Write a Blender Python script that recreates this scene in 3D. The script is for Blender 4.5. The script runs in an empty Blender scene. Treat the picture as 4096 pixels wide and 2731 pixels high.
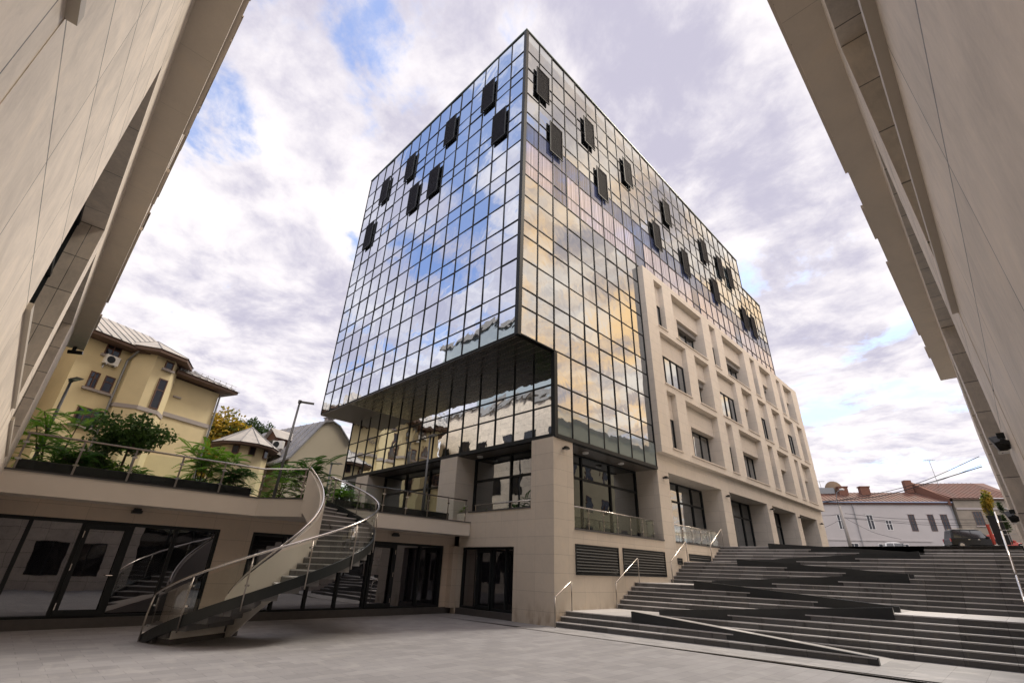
import bpy, bmesh, math, random
from mathutils import Vector, Matrix
random.seed(7)
R = math.radians
sc = bpy.context.scene
# ------------------------------------------------------------------ camera
cam_d = bpy.data.cameras.new('camera'); cam = bpy.data.objects.new('camera', cam_d)
sc.collection.objects.link(cam); sc.camera = cam
cam_d.sensor_width = 36.0; cam_d.lens = 36.0*1872/4096; cam_d.clip_start = .05; cam_d.clip_end = 3000
r_ = Vector((0.71164533, 0.70180283, 0.03215132)); u_ = Vector((0.28739565, -0.33257587, 0.89821881)); f_ = Vector((-0.64106526, 0.62997307, 0.43837115))
m = Matrix((r_, u_, -f_)).transposed().to_4x4(); m.translation = Vector((0, 0, 1.7)); cam.matrix_world = m
sc.view_settings.view_transform = 'Standard'; sc.view_settings.look = 'None'
sc.view_settings.exposure = 1.55; sc.view_settings.gamma = 1.0
sc.cycles.max_bounces = 10; sc.cycles.glossy_bounces = 6; sc.cycles.transparent_max_bounces = 12; sc.cycles.diffuse_bounces = 6
sc.cycles.caustics_reflective = False; sc.cycles.caustics_refractive = False

# ------------------------------------------------------------------ node helpers
class NT:
    def __init__(s, nt): s.nt = nt; s.n = nt.nodes; s.l = nt.links
    def node(s, t, **kw):
        n = s.n.new(t)
        for k, v in kw.items(): setattr(n, k, v)
        return n
    def put(s, sock, v):
        if v is None: return
        if isinstance(v, bpy.types.NodeSocket): s.l.new(v, sock)
        else: sock.default_value = v
    def math(s, op, a, b=None, c=None, clamp=False):
        n = s.node('ShaderNodeMath', operation=op); n.use_clamp = clamp
        s.put(n.inputs[0], a); s.put(n.inputs[1], b)
        if c is not None: s.put(n.inputs[2], c)
        return n.outputs[0]
    def vmath(s, op, a, b=None, sc_=None):
        n = s.node('ShaderNodeVectorMath', operation=op); s.put(n.inputs[0], a)
        if b is not None: s.put(n.inputs[1], b)
        if sc_ is not None: s.put(n.inputs['Scale'], sc_)
        return n.outputs['Value'] if op in ('DOT_PRODUCT', 'LENGTH', 'DISTANCE') else n.outputs[0]
    def mix(s, f, a, b, bt='MIX'):
        n = s.node('ShaderNodeMix', data_type='RGBA', blend_type=bt)
        s.put(n.inputs[0], f)
        for i, v in ((6, a), (7, b)): s.put(n.inputs[i], (v if isinstance(v, bpy.types.NodeSocket) else (*v[:3], 1)))
        return n.outputs[2]
    def sep(s, v):
        n = s.node('ShaderNodeSeparateXYZ'); s.put(n.inputs[0], v); return n.outputs
    def comb(s, x, y, z):
        n = s.node('ShaderNodeCombineXYZ'); s.put(n.inputs[0], x); s.put(n.inputs[1], y); s.put(n.inputs[2], z); return n.outputs[0]
    def noise(s, vec, scale=5, detail=4, rough=.5, dist=0., out=0):
        n = s.node('ShaderNodeTexNoise'); s.put(n.inputs['Vector'], vec); n.inputs['Scale'].default_value = scale
        n.inputs['Detail'].default_value = detail; n.inputs['Roughness'].default_value = rough; n.inputs['Distortion'].default_value = dist
        return n.outputs[out]
    def white(s, vec):
        n = s.node('ShaderNodeTexWhiteNoise', noise_dimensions='3D'); s.put(n.inputs['Vector'], vec); return n.outputs[0]
    def ramp(s, v, a, b, lo=0., hi=1.):
        n = s.node('ShaderNodeMapRange', interpolation_type='SMOOTHSTEP'); s.put(n.inputs[0], v)
        n.inputs[1].default_value = a; n.inputs[2].default_value = b; n.inputs[3].default_value = lo; n.inputs[4].default_value = hi
        return n.outputs[0]

# ------------------------------------------------------------------ world
SUN_AZ, SUN_EL = R(7), R(50)          # azimuth from +Y towards +X
world = bpy.data.worlds.new('World'); sc.world = world; world.use_nodes = True
W = NT(world.node_tree); W.n.clear()
out = W.node('ShaderNodeOutputWorld'); bg = W.node('ShaderNodeBackground'); W.l.new(bg.outputs[0], out.inputs[0])
SKY_S = .08
sky = W.node('ShaderNodeTexSky', sky_type='NISHITA'); sky.sun_disc = False; sky.sun_elevation = SUN_EL; sky.sun_rotation = SUN_AZ
sky.air_density = 1.0; sky.dust_density = .6; sky.ozone_density = 1.6
tc = W.node('ShaderNodeTexCoord'); dirv = tc.outputs['Generated']
x, y, z = W.sep(dirv)
zz = W.math('MAXIMUM', W.math('ADD', z, .10), .06)
px = W.math('DIVIDE', x, zz); py = W.math('DIVIDE', y, zz)
pv = W.comb(px, py, 0.3)
warp = W.noise(pv, 1.3, 3, .5, 0, 1)
pw = W.vmath('ADD', pv, W.vmath('SCALE', warp, sc_=.30))
big = W.noise(pw, 2.0, 10, .60)
fine = W.noise(pw, 6.0, 8, .62)
cov = W.math('ADD', W.math('MULTIPLY', big, .7), W.math('MULTIPLY', fine, .3))
def dvec(az, el):
    a, e = R(az), R(el); return (math.sin(a)*math.cos(e), math.cos(a)*math.cos(e), math.sin(e))
def spot(az, el, width):
    d = W.vmath('DOT_PRODUCT', dirv, dvec(az, el)); return W.ramp(d, math.cos(R(width)), 1.0)
holes = None
for az, el, w_, a in ((-69, 51, 9, .055), (-19, 53, 9, .06), (-87, 54, 8, .05), (-12, 21, 16, .03), (-89, 41, 7, .08), (-8, 16, 12, .03),
                      (-132, 42, 18, .13), (-126, 30, 12, .04), (-110, 50, 12, .05), (-60, 38, 7, .04), (48, 52, 9, .06), (-140, 62, 18, .05), (-108, 21, 9, .07)):
    v = W.math('MULTIPLY', spot(az, el, w_), a); holes = v if holes is None else W.math('ADD', holes, v)
cov2 = W.math('SUBTRACT', cov, holes)
cloud = W.ramp(cov2, .33, .43)
# cloud body shading: lit edges, lavender-grey bellies
belly = W.noise(W.vmath('ADD', pw, (3.1, 1.7, 0)), 3.2, 8, .6)
dark = None
for az, el, w_, a in ((-32, 60, 18, .17), (-14, 45, 12, .10), (-22, 50, 14, .08), (-8, 27, 9, .10), (-74, 27, 12, .07), (-5, 35, 9, .07), (50, 36, 8, .08), (-80, 20, 10, .04), (-118, 36, 24, .16), (-105, 55, 14, .10)):
    v = W.math('MULTIPLY', spot(az, el, w_), a); dark = v if dark is None else W.math('ADD', dark, v)
sh = W.ramp(W.math('ADD', W.math('ADD', W.math('MULTIPLY', belly, .55), W.math('MULTIPLY', fine, .45)), W.math('MULTIPLY', dark, .62)), .42, .68)
ccol = W.mix(sh, (.375, .356, .362), (.212, .203, .248))
warm = W.math('MULTIPLY', W.ramp(x, .02, .22), W.ramp(y, -.35, .10))
wn = W.ramp(W.noise(W.vmath('ADD', pw, (7.7, 2.1, 0)), 2.6, 6, .6), .36, .62)
wcol = W.mix(sh, W.mix(wn, (.60, .385, .19), (.50, .43, .36)), (.21, .185, .19))
ccol = W.mix(warm, ccol, wcol)
sk = W.mix(1.0, sky.outputs[0], (.9, 1.0, 1.2), 'MULTIPLY')
lvl = 1.0/SKY_S
boost = W.math('ADD', W.math('MULTIPLY', W.ramp(W.math('SUBTRACT', x, y), .40, .95), 1.0), W.math('MULTIPLY', W.ramp(z, .90, .97), .8))  # extra cloud brightness in unseen eastern and overhead sky, added to light the walls
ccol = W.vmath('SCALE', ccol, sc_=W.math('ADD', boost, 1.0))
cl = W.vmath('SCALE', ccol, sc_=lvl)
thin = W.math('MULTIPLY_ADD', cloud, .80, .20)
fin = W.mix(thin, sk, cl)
hz = W.ramp(z, .0, .16)
fin = W.mix(hz, W.vmath('SCALE', W.mix(.5, ccol, (.27, .265, .30)), sc_=lvl*.95), fin)
fin = W.mix(W.ramp(z, -.05, 0.), (.2*lvl, .19*lvl, .18*lvl), fin)
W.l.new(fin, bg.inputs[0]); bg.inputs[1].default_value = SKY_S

# ------------------------------------------------------------------ sun
sd = bpy.data.lights.new('sun', 'SUN'); sd.energy = 1.05; sd.angle = R(14); sd.color = (1.0, .90, .76)
sun = bpy.data.objects.new('sun', sd); sc.collection.objects.link(sun)
sdv = Vector((math.sin(SUN_AZ)*math.cos(SUN_EL), math.cos(SUN_AZ)*math.cos(SUN_EL), math.sin(SUN_EL)))
sun.rotation_euler = sdv.to_track_quat('Z', 'Y').to_euler(); sun.location = (20, 20, 60)

# ------------------------------------------------------------------ materials
def new_mat(name):
    m = bpy.data.materials.new(name); m.use_nodes = True
    N = NT(m.node_tree); b = N.n['Principled BSDF']; return m, N, b
def plain(name, col, rough=.6, metal=0., spec=.5, var=.0, vs=3., bump=0., bs=40.):
    m, N, b = new_mat(name)
    b.inputs['Base Color'].default_value = (*col, 1); b.inputs['Roughness'].default_value = rough
    b.inputs['Metallic'].default_value = metal; b.inputs['Specular IOR Level'].default_value = spec
    g = N.node('ShaderNodeNewGeometry').outputs['Position']
    if var:
        n = N.noise(g, vs, 6, .6); k = N.math('MULTIPLY_ADD', n, 2*var, 1-var)
        N.l.new(N.vmath('SCALE', (*col,), sc_=k), b.inputs['Base Color'])
    if bump:
        bp = N.node('ShaderNodeBump'); bp.inputs['Strength'].default_value = bump; bp.inputs['Distance'].default_value = .02
        N.l.new(N.noise(g, bs, 5, .6), bp.inputs['Height']); N.l.new(bp.outputs[0], b.inputs['Normal'])
    return m
def facade_uv(N):
    g = N.node('ShaderNodeNewGeometry'); x, y, z = N.sep(g.outputs['Position']); nx, ny, nz = N.sep(g.outputs['Normal'])
    anx = N.math('ABSOLUTE', nx); any_ = N.math('ABSOLUTE', ny); anz = N.math('ABSOLUTE', nz)
    isx = N.math('GREATER_THAN', anx, any_); isz = N.math('GREATER_THAN', anz, .7)
    u = N.math('ADD', N.math('MULTIPLY', isx, y), N.math('MULTIPLY', N.math('SUBTRACT', 1, isx), x))
    v = N.math('ADD', N.math('MULTIPLY', isz, y), N.math('MULTIPLY', N.math('SUBTRACT', 1, isz), z))
    return g.outputs['Position'], u, v, isz
def joint(N, c, period, off, w):
    t = N.math('DIVIDE', N.math('SUBTRACT', c, off), period)
    fr = N.math('FRACT', t); d = N.math('ABSOLUTE', N.math('SUBTRACT', fr, .5)); d = N.math('SUBTRACT', .5, d)
    return N.math('LESS_THAN', d, w/period/2), N.math('FLOOR', t)
def stone(name, col, tint=.05, pu=1.16, pz=.617, ou=.0, oz=.423, w=.010, jd=.38, uonly=False, stains=0., rough=.55, vein=.10):
    m, N, b = new_mat(name)
    pos, u, v, isz = facade_uv(N)
    jv, iv = joint(N, v, pz, oz, w); ju, iu = joint(N, u, pu, ou, w*.7)
    j = ju if uonly else N.math('MAXIMUM', jv, ju)
    tone = N.white(N.comb(iu, iv, 1.0))
    n1 = N.noise(pos, 2.2, 8, .62, .6); st = N.vmath('MULTIPLY', pos, (1., 1., .35)); n2 = N.noise(st, 14, 6, .7, 1.2)
    n3 = N.noise(pos, 55, 3, .6)
    k = N.math('ADD', 1-tint, N.math('MULTIPLY', tone, tint*1.2))
    k = N.math('ADD', k, N.math('MULTIPLY', N.math('SUBTRACT', n1, .5), vein*2.2)); k = N.math('ADD', k, N.math('MULTIPLY', N.math('SUBTRACT', n2, .5), vein*1.2))
    k = N.math('ADD', k, N.math('MULTIPLY', N.math('SUBTRACT', n3, .5), .06))
    k = N.math('SUBTRACT', k, N.math('MULTIPLY', j, jd))
    c = N.vmath('SCALE', (*col,), sc_=k)
    c = N.mix(N.math('MULTIPLY', N.ramp(n1, .5, .75), .25), c, (col[0]*1.0, col[1]*.92, col[2]*.80))
    if stains:
        z = N.sep(pos)[2]; low = N.ramp(z, stains, 0.0); sp = N.ramp(N.noise(N.vmath('MULTIPLY', pos, (1, 1, .4)), 3.0, 5, .6), .45, .65)
        c = N.mix(N.math('MULTIPLY', N.math('MULTIPLY', low, sp), .55), c, (.26, .17, .09))
    N.l.new(c, b.inputs['Base Color']); b.inputs['Roughness'].default_value = rough
    bp = N.node('ShaderNodeBump'); bp.inputs['Strength'].default_value = .35; bp.inputs['Distance'].default_value = .006
    N.l.new(N.math('SUBTRACT', N.math('MULTIPLY', n3, .25), j), bp.inputs['Height']); N.l.new(bp.outputs[0], b.inputs['Normal'])
    return m
def glass_pane(name, refl=.62, tint=(.50, .57, .56), gl=(.80, .85, .90), wob=.004, behind='clear', bcol=(.1, .13, .17), stripes=0):
    m, N, b = new_mat(name); N.n.remove(b); o = N.n['Material Output']
    g = N.node('ShaderNodeNewGeometry'); pos = g.outputs['Position']
    bp = N.node('ShaderNodeBump'); bp.inputs['Strength'].default_value = 1.0; bp.inputs['Distance'].default_value = wob
    N.l.new(N.noise(pos, 1.1, 2, .4, .4), bp.inputs['Height'])
    gloss = N.node('ShaderNodeBsdfGlossy'); gloss.inputs['Color'].default_value = (*gl, 1); gloss.inputs['Roughness'].default_value = .012
    N.l.new(bp.outputs[0], gloss.inputs['Normal'])
    if behind == 'clear':
        tr = N.node('ShaderNodeBsdfTransparent'); tr.inputs[0].default_value = (*tint, 1)
    else:
        tr = N.node('ShaderNodeBsdfDiffuse'); tr.inputs[0].default_value = (*bcol, 1)
        if stripes:
            p, u, v, iz = facade_uv(N); n = N.noise(N.comb(N.math('MULTIPLY', u, 1.0), 0., 0.), stripes, 3, .6)
            N.l.new(N.vmath('SCALE', (*bcol,), sc_=N.ramp(n, .35, .65, .4, 1.5)), tr.inputs[0])
    fr = N.node('ShaderNodeFresnel'); fr.inputs[0].default_value = 1.5
    fac = N.math('ADD', refl, N.math('MULTIPLY', fr.outputs[0], 1-refl), clamp=True)
    mx = N.node('ShaderNodeMixShader'); N.put(mx.inputs[0], fac); N.l.new(tr.outputs[0], mx.inputs[1]); N.l.new(gloss.outputs[0], mx.inputs[2])
    N.l.new(mx.outputs[0], o.inputs[0]); return m
M = {}
WALL = (.67, .61, .53)
M['stone'] = stone('stone_cladding', WALL, ou=.4)
M['stone_base'] = stone('stone_cladding_base', (.64, .57, .48), pu=.94, ou=-12.04, stains=.9)
M['stone_near'] = stone('stone_cladding_near', (.78, .695, .60), pu=1.17, ou=.53, w=.013, jd=.75, vein=.36, tint=.10)
M['stone_shop'] = stone('stone_shopfront', (.60, .51, .42), pu=1.05, ou=.43)
M['soffit'] = stone('stone_soffit', (.66, .59, .50), pu=1.17, pz=9., ou=.2, oz=4.4, w=.007)
M['ext_stone'] = stone('stone_other', (.50, .42, .33), pu=1.2)
M['render'] = plain('smooth_render', (.76, .71, .64), .8, var=.07, vs=1.4, bump=.15, bs=60)
M['granite_cap'] = plain('granite_cap', (.07, .07, .072), .5, var=.2, vs=30)
M['plinth'] = plain('granite_plinth', (.075, .07, .068), .55, var=.3, vs=6)
M['black'] = plain('black_metal', (.012, .014, .016), .35, .2)
M['frame'] = plain('dark_frame', (.016, .019, .021), .5, 0., .25)
M['louvre'] = plain('louvre_metal', (.035, .042, .048), .32, .6)
M['steel'] = plain('stainless_steel', (.62, .58, .54), .22, 1.0)
M['steel_dull'] = plain('brushed_steel', (.36, .33, .30), .35, 1.0)
M['chrome'] = plain('polished_clamp', (.8, .8, .8), .12, 1.0)
M['lampgrey'] = plain('grey_painted_pole', (.20, .21, .22), .45, .3)
M['string'] = plain('dark_stringer', (.013, .017, .018), .4, .1, var=.1)
M['planter'] = plain('black_planter', (.012, .013, .016), .3)
M['interior'] = plain('interior_dark', (.05, .048, .045), .8)
M['interior_slab'] = plain('interior_slab', (.22, .21, .2), .8)
M['ceiling'] = stone('ceiling_tiles', (.12, .105, .09), pu=.35, pz=1.2, w=.03, jd=.6, rough=.3)
M['curtain'] = plain('curtain_cloth', (.82, .78, .74), .9)
M['curtain_dark'] = plain('dark_curtain_cloth', (.16, .20, .30), .9)
M['white'] = plain('white_plastic', (.75, .75, .73), .4)
M['p_vis'] = glass_pane('reflective_glass', .62, wob=.008)
M['p_cur'] = glass_pane('reflective_glass_over_curtain', .16, (.8, .8, .84), behind='solid', bcol=(.56, .50, .56), stripes=9.)
M['p_dark'] = glass_pane('reflective_glass_over_dark_blind', .14, behind='solid', bcol=(.10, .125, .24), stripes=6.)
M['p_span'] = glass_pane('spandrel_glass', .48, behind='solid', bcol=(.20, .24, .25))
M['p_low'] = glass_pane('lower_spandrel_glass', .30, behind='solid', bcol=(.20, .26, .27))
M['p_base'] = glass_pane('mid_glass', .22, behind='solid', bcol=(.02, .024, .024), wob=.012)
M['p_shop'] = glass_pane('dark_shop_glass', .20, behind='solid', bcol=(.010, .010, .012), wob=.002, gl=(.8, .8, .85))
M['p_arc'] = glass_pane('arcade_glass', .33, behind='solid', bcol=(.008, .009, .009), wob=.006)
def clear_glass():
    m, N, b = new_mat('clear_balustrade_glass'); N.n.remove(b); o = N.n['Material Output']
    tr = N.node('ShaderNodeBsdfTransparent'); tr.inputs[0].default_value = (.96, .985, .97, 1)
    gl = N.node('ShaderNodeBsdfGlossy'); gl.inputs['Roughness'].default_value = .01
    fr = N.node('ShaderNodeFresnel'); fr.inputs[0].default_value = 1.45
    mx = N.node('ShaderNodeMixShader'); N.l.new(N.math('MULTIPLY', fr.outputs[0], .28), mx.inputs[0]); N.l.new(tr.outputs[0], mx.inputs[1]); N.l.new(gl.outputs[0], mx.inputs[2])
    N.l.new(mx.outputs[0], o.inputs[0]); return m
M['glass'] = clear_glass()
def soffit_black():
    m, N, b = new_mat('polished_black_soffit'); b.inputs['Base Color'].default_value = (.012, .014, .013, 1); b.inputs['Roughness'].default_value = .08
    pos, u, v, isz = facade_uv(N)
    bp = N.node('ShaderNodeBump'); bp.inputs['Distance'].default_value = .02; N.l.new(N.noise(pos, 1.2, 2, .5), bp.inputs['Height']); N.l.new(bp.outputs[0], b.inputs['Normal']); return m
M['soffit_black'] = soffit_black()
M['soffit_grey'] = plain('grey_soffit', (.20, .18, .17), .5)
def paving(name, col, sx, sy, w, jd, skew=0., offx=0, offy=0, stain=.0):
    m, N, b = new_mat(name); g = N.node('ShaderNodeNewGeometry').outputs['Position']; x, y, z = N.sep(g)
    yy = N.math('SUBTRACT', y, N.math('MULTIPLY', x, skew))
    row = N.math('FLOOR', N.math('DIVIDE', N.math('SUBTRACT', x, offx), sx))
    sh = N.math('MULTIPLY', N.math('FRACT', N.math('MULTIPLY', row, .5)), sy if sy < 3 else 0)
    jx, ix = joint(N, x, sx, offx, w); jy, iy = joint(N, N.math('ADD', yy, sh), sy, offy, w)
    j = N.math('MAXIMUM', jx, jy); tone = N.white(N.comb(ix, iy, 2.))
    n1 = N.noise(g, .7, 6, .6); n2 = N.noise(g, 90, 3, .6); n4 = N.noise(g, 4, 5, .6)
    k = N.math('ADD', .88, N.math('MULTIPLY', tone, .22)); k = N.math('ADD', k, N.math('MULTIPLY', N.math('SUBTRACT', n1, .5), .35))
    k = N.math('ADD', k, N.math('MULTIPLY', N.math('SUBTRACT', n2, .5), .30)); k = N.math('SUBTRACT', k, N.math('MULTIPLY', j, jd))
    k = N.math('ADD', k, N.math('MULTIPLY', N.math('SUBTRACT', n4, .5), .14))
    c = N.vmath('SCALE', (*col,), sc_=k)
    if stain: c = N.mix(N.math('MULTIPLY', N.ramp(N.noise(N.vmath('MULTIPLY', g, (.7, 1.3, 1)), 1.6, 6, .65, .8), .50, .66), stain), c, (.60, .58, .56))
    N.l.new(c, b.inputs['Base Color']); b.inputs['Roughness'].default_value = .62
    bp = N.node('ShaderNodeBump'); bp.inputs['Strength'].default_value = .3; bp.inputs['Distance'].default_value = .008
    N.l.new(N.math('SUBTRACT', N.math('MULTIPLY', n2, .3), j), bp.inputs['Height']); N.l.new(bp.outputs[0], b.inputs['Normal']); return m
M['pave'] = paving('courtyard_slabs', (.275, .272, .288), .30, .62, .010, .32, stain=.12)
M['pave2'] = paving('stair_foot_slabs', (.32, .318, .33), .60, .40, .012, .35, skew=.08, stain=.35)
M['asphalt'] = plain('asphalt', (.07, .07, .07), .85, var=.2, vs=3)
M['earth'] = plain('city_ground', (.12, .115, .11), .9, var=.3, vs=.5)
def step_mat(name, col, stains):
    m, N, b = new_mat(name); g = N.node('ShaderNodeNewGeometry').outputs['Position']; x, y, z = N.sep(g)
    jx, ix = joint(N, x, .93, .2, .012); sp = N.vmath('MULTIPLY', g, (1, .4, .25))
    n1 = N.noise(sp, 2.2, 7, .65, .5); n2 = N.noise(g, 45, 4, .6); tone = N.white(N.comb(ix, N.math('FLOOR', N.math('MULTIPLY', z, 6.37)), 0.))
    k = N.math('ADD', .72, N.math('MULTIPLY', tone, .45)); k = N.math('ADD', k, N.math('MULTIPLY', N.math('SUBTRACT', n2, .5), .5)); k = N.math('SUBTRACT', k, N.math('MULTIPLY', jx, .45))
    c = N.vmath('SCALE', (*col,), sc_=k)
    if stains:
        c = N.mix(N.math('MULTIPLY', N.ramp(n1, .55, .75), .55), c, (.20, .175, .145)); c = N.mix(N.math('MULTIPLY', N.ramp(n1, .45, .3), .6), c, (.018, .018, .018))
        drip = N.noise(N.comb(x, 0., N.math('MULTIPLY', z, .15)), 6., 4, .6)
        c = N.mix(N.math('MULTIPLY', N.ramp(drip, .62, .72), .5), c, (.24, .21, .17))
    N.l.new(c, b.inputs['Base Color']); b.inputs['Roughness'].default_value = .5; return m
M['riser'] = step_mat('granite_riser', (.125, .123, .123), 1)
M['tread'] = step_mat('granite_tread', (.52, .51, .51), 0)  # paler than the risers: sky reflection on treads and nosings put into the colour
M['ramp_wall'] = plain('black_granite', (.024, .027, .030), .28, var=.35, vs=2.5)
def leafmat(name, c1, c2, sc_=1.2):
    m, N, b = new_mat(name); g = N.node('ShaderNodeNewGeometry'); n = N.noise(g.outputs['Position'], sc_, 5, .6)
    c = N.mix(N.ramp(n, .35, .65), c1, c2); rnd = N.node('ShaderNodeNewGeometry').outputs['Random Per Island'] if True else None
    k = N.math('MULTIPLY_ADD', rnd, .7, .6); N.l.new(N.vmath('SCALE', c, sc_=k), b.inputs['Base Color'])
    b.inputs['Roughness'].default_value = .55; b.inputs['Specular IOR Level'].default_value = .3
    tr = N.node('ShaderNodeBsdfTranslucent'); N.l.new(N.vmath('SCALE', c, sc_=1.3), tr.inputs[0]); mx = N.node('ShaderNodeMixShader'); mx.inputs[0].default_value = .45
    N.l.new(b.outputs[0], mx.inputs[1]); N.l.new(tr.outputs[0], mx.inputs[2]); N.l.new(mx.outputs[0], N.n['Material Output'].inputs[0]); return m
M['sumac'] = leafmat('sumac_leaf', (.12, .30, .03), (.26, .46, .05))
M['sumac_dark'] = leafmat('dark_sumac_leaf', (.045, .12, .022), (.09, .20, .03))
M['broad'] = leafmat('dark_broad_leaf', (.05, .11, .028), (.10, .18, .045))
M['autumn'] = leafmat('autumn_leaf', (.07, .11, .02), (.42, .27, .03), .9)
M['conifer'] = leafmat('dark_green_leaf', (.022, .05, .018), (.06, .09, .03))
M['bark'] = plain('bark', (.09, .065, .045), .9, var=.3, vs=12)

# ------------------------------------------------------------------ mesh helpers
col = sc.collection
class MB:
    def __init__(s): s.v = []; s.f = []; s.mi = []; s.cur = 0
    def quad(s, *p):
        i = len(s.v); s.v += [tuple(q) for q in p]; s.f.append(tuple(range(i, i+len(p)))); s.mi.append(s.cur); return s
    def box(s, x0, y0, z0, x1, y1, z1):
        if x0 > x1: x0, x1 = x1, x0
        if y0 > y1: y0, y1 = y1, y0
        if z0 > z1: z0, z1 = z1, z0
        i = len(s.v)
        s.v += [(x0,y0,z0),(x1,y0,z0),(x1,y1,z0),(x0,y1,z0),(x0,y0,z1),(x1,y0,z1),(x1,y1,z1),(x0,y1,z1)]
        for f in ((3,2,1,0),(4,5,6,7),(0,1,5,4),(1,2,6,5),(2,3,7,6),(3,0,4,7)): s.f.append(tuple(i+k for k in f)); s.mi.append(s.cur)
        return s
    def prism(s, poly, z0, z1, top=None):
        a = sum(poly[i][0]*poly[(i+1) % len(poly)][1]-poly[(i+1) % len(poly)][0]*poly[i][1] for i in range(len(poly)))
        if a < 0: poly = poly[::-1]
        n = len(poly); i = len(s.v)
        zt = (lambda p: z1) if top is None else top
        s.v += [(p[0], p[1], z0) for p in poly]+[(p[0], p[1], zt(p)) for p in poly]
        s.f.append(tuple(i+k for k in range(n-1, -1, -1))); s.mi.append(s.cur)
        s.f.append(tuple(i+n+k for k in range(n))); s.mi.append(s.cur)
        for k in range(n):
            s.f.append((i+k, i+(k+1) % n, i+n+(k+1) % n, i+n+k)); s.mi.append(s.cur)
        return s
    def bar(s, a, b, w, h, up=(0, 0, 1)):
        a = Vector(a); b = Vector(b); d = (b-a).normalized(); u = Vector(up)
        if abs(d.dot(u)) > .98: u = Vector((1, 0, 0))
        sd = d.cross(u).normalized()*w/2; uu = sd.cross(d).normalized()*h/2
        i = len(s.v)
        for p in (a, b): s.v += [tuple(p-sd-uu), tuple(p+sd-uu), tuple(p+sd+uu), tuple(p-sd+uu)]
        for f in ((0,1,2,3),(7,6,5,4),(0,4,5,1),(1,5,6,2),(2,6,7,3),(3,7,4,0)): s.f.append(tuple(i+k for k in f)); s.mi.append(s.cur)
        return s
    def tube(s, pts, r, n=8, r2=None, cap=True):
        pts = [Vector(p) for p in pts]; rings = []; L = len(pts)
        prev = None
        for k, p in enumerate(pts):
            d = (pts[min(k+1, L-1)]-pts[max(k-1, 0)]).normalized()
            if prev is None:
                a = Vector((0, 0, 1)) if abs(d.z) < .9 else Vector((1, 0, 0)); prev = d.cross(a).normalized()
            else: prev = (prev-d*prev.dot(d)).normalized()
            b = d.cross(prev); rr = r if r2 is None else r+(r2-r)*k/max(1, L-1)
            i = len(s.v); rings.append(i)
            for j in range(n):
                t = 2*math.pi*j/n; s.v.append(tuple(p+prev*math.cos(t)*rr+b*math.sin(t)*rr))
        for a, b in zip(rings, rings[1:]):
            for j in range(n): s.f.append((a+j, a+(j+1) % n, b+(j+1) % n, b+j)); s.mi.append(s.cur)
        if cap:
            s.f.append(tuple(rings[0]+j for j in range(n-1, -1, -1))); s.mi.append(s.cur); s.f.append(tuple(rings[-1]+j for j in range(n))); s.mi.append(s.cur)
        return s
    def cyl(s, c, r, h, n=16, axis=2, r2=None):
        c = Vector(c); a = Vector((0, 0, 0)); a[axis] = h
        return s.tube([c, c+a], r, n, r2)
    def build(s, name, mat, parent=None, kind=None, smooth=False):
        me = bpy.data.meshes.new(name); me.from_pydata(s.v, [], s.f)
        mats = mat if isinstance(mat, (list, tuple)) else [mat]
        for q in mats: me.materials.append(q)
        if len(mats) > 1: me.polygons.foreach_set('material_index', s.mi)
        if smooth: me.polygons.foreach_set('use_smooth', [True]*len(me.polygons))
        me.update(); o = bpy.data.objects.new(name, me); col.objects.link(o)
        if parent: o.parent = parent
        if kind: o['kind'] = kind
        return o
def tag(o, label=None, cat=None, group=None, kind=None):
    if label: o['label'] = label
    if cat: o['category'] = cat
    if group: o['group'] = group
    if kind: o['kind'] = kind
    return o
def thing(name, label, cat, loc=(0, 0, 0), rz=0., group=None):
    o = bpy.data.objects.new(name, None); col.objects.link(o); o.location = loc; o.rotation_euler = (0, 0, rz); o.empty_display_size = .3
    return tag(o, label, cat, group)
def dup(root, loc, rz, label, group=None):
    c = root.copy(); col.objects.link(c); c.location = loc; c.rotation_euler = (0, 0, rz); tag(c, label, None, group)
    def rec(a, b):
        for ch in list(a.children):
            d = ch.copy(); col.objects.link(d); d.parent = b; rec(ch, d)
    rec(root, c); return c
def kids(o): return [q for q in col.objects if q.parent == o]
def solidify_local(pts, o): return [(p[0]-o[0], p[1]-o[1], p[2]-o[2]) for p in pts]

# ================================================================== SETTING: ground
XS, YF, YU = -12.04, 14.36, 12.14      # tower right face, tower front face, upper block front face
def gz(x, y):
    if y <= 30.6: return 3.27
    t = min(y, 84)-29.2; k = .051+.02*max(-1, min(0, (x+3)/6)); return 3.29+t*k
g = MB().box(-900, -900, -.5, 900, 1500, -.06).build('ground', M['earth'], kind='structure')
g = MB().quad((-17.8, -1.5, 0), (3, -1.5, 0), (3, 13.4, 0), (-17.8, 13.4-.4, 0)).quad((-17.8, 13.0, 0), (-12.5, 13.36, 0), (-12.5, 14.4, 0), (-17.8, 14.4, 0)).build('courtyard_paving', M['pave'], kind='structure')
g = MB().quad((-12.6, 12.95, .004), (3, 14.2, .004), (3, 18.5, .004), (-12.6, 14.5, .004)).build('stair_foot_paving', M['pave2'], kind='structure')
mb = MB(); xs_ = [-300, -60, -30, -15, -12, -9, -6, -3, 0, 5, 60, 300]; ys_ = [29.3, 30.6, 40, 60, 84, 110, 1200]
for a, b in zip(xs_, xs_[1:]):
    for c, d in zip(ys_, ys_[1:]): mb.quad((a, c, gz(a, c)), (b, c, gz(b, c)), (b, d, gz(b, d)), (a, d, gz(a, d)))
mb.build('street', M['asphalt'], kind='structure')
MB().quad((-900, -900, 3.50), (-19., -900, 3.50), (-19., 29.3, 3.50), (-900, 29.3, 3.50)).build('terrace_ground', M['earth'], kind='structure')

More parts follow.
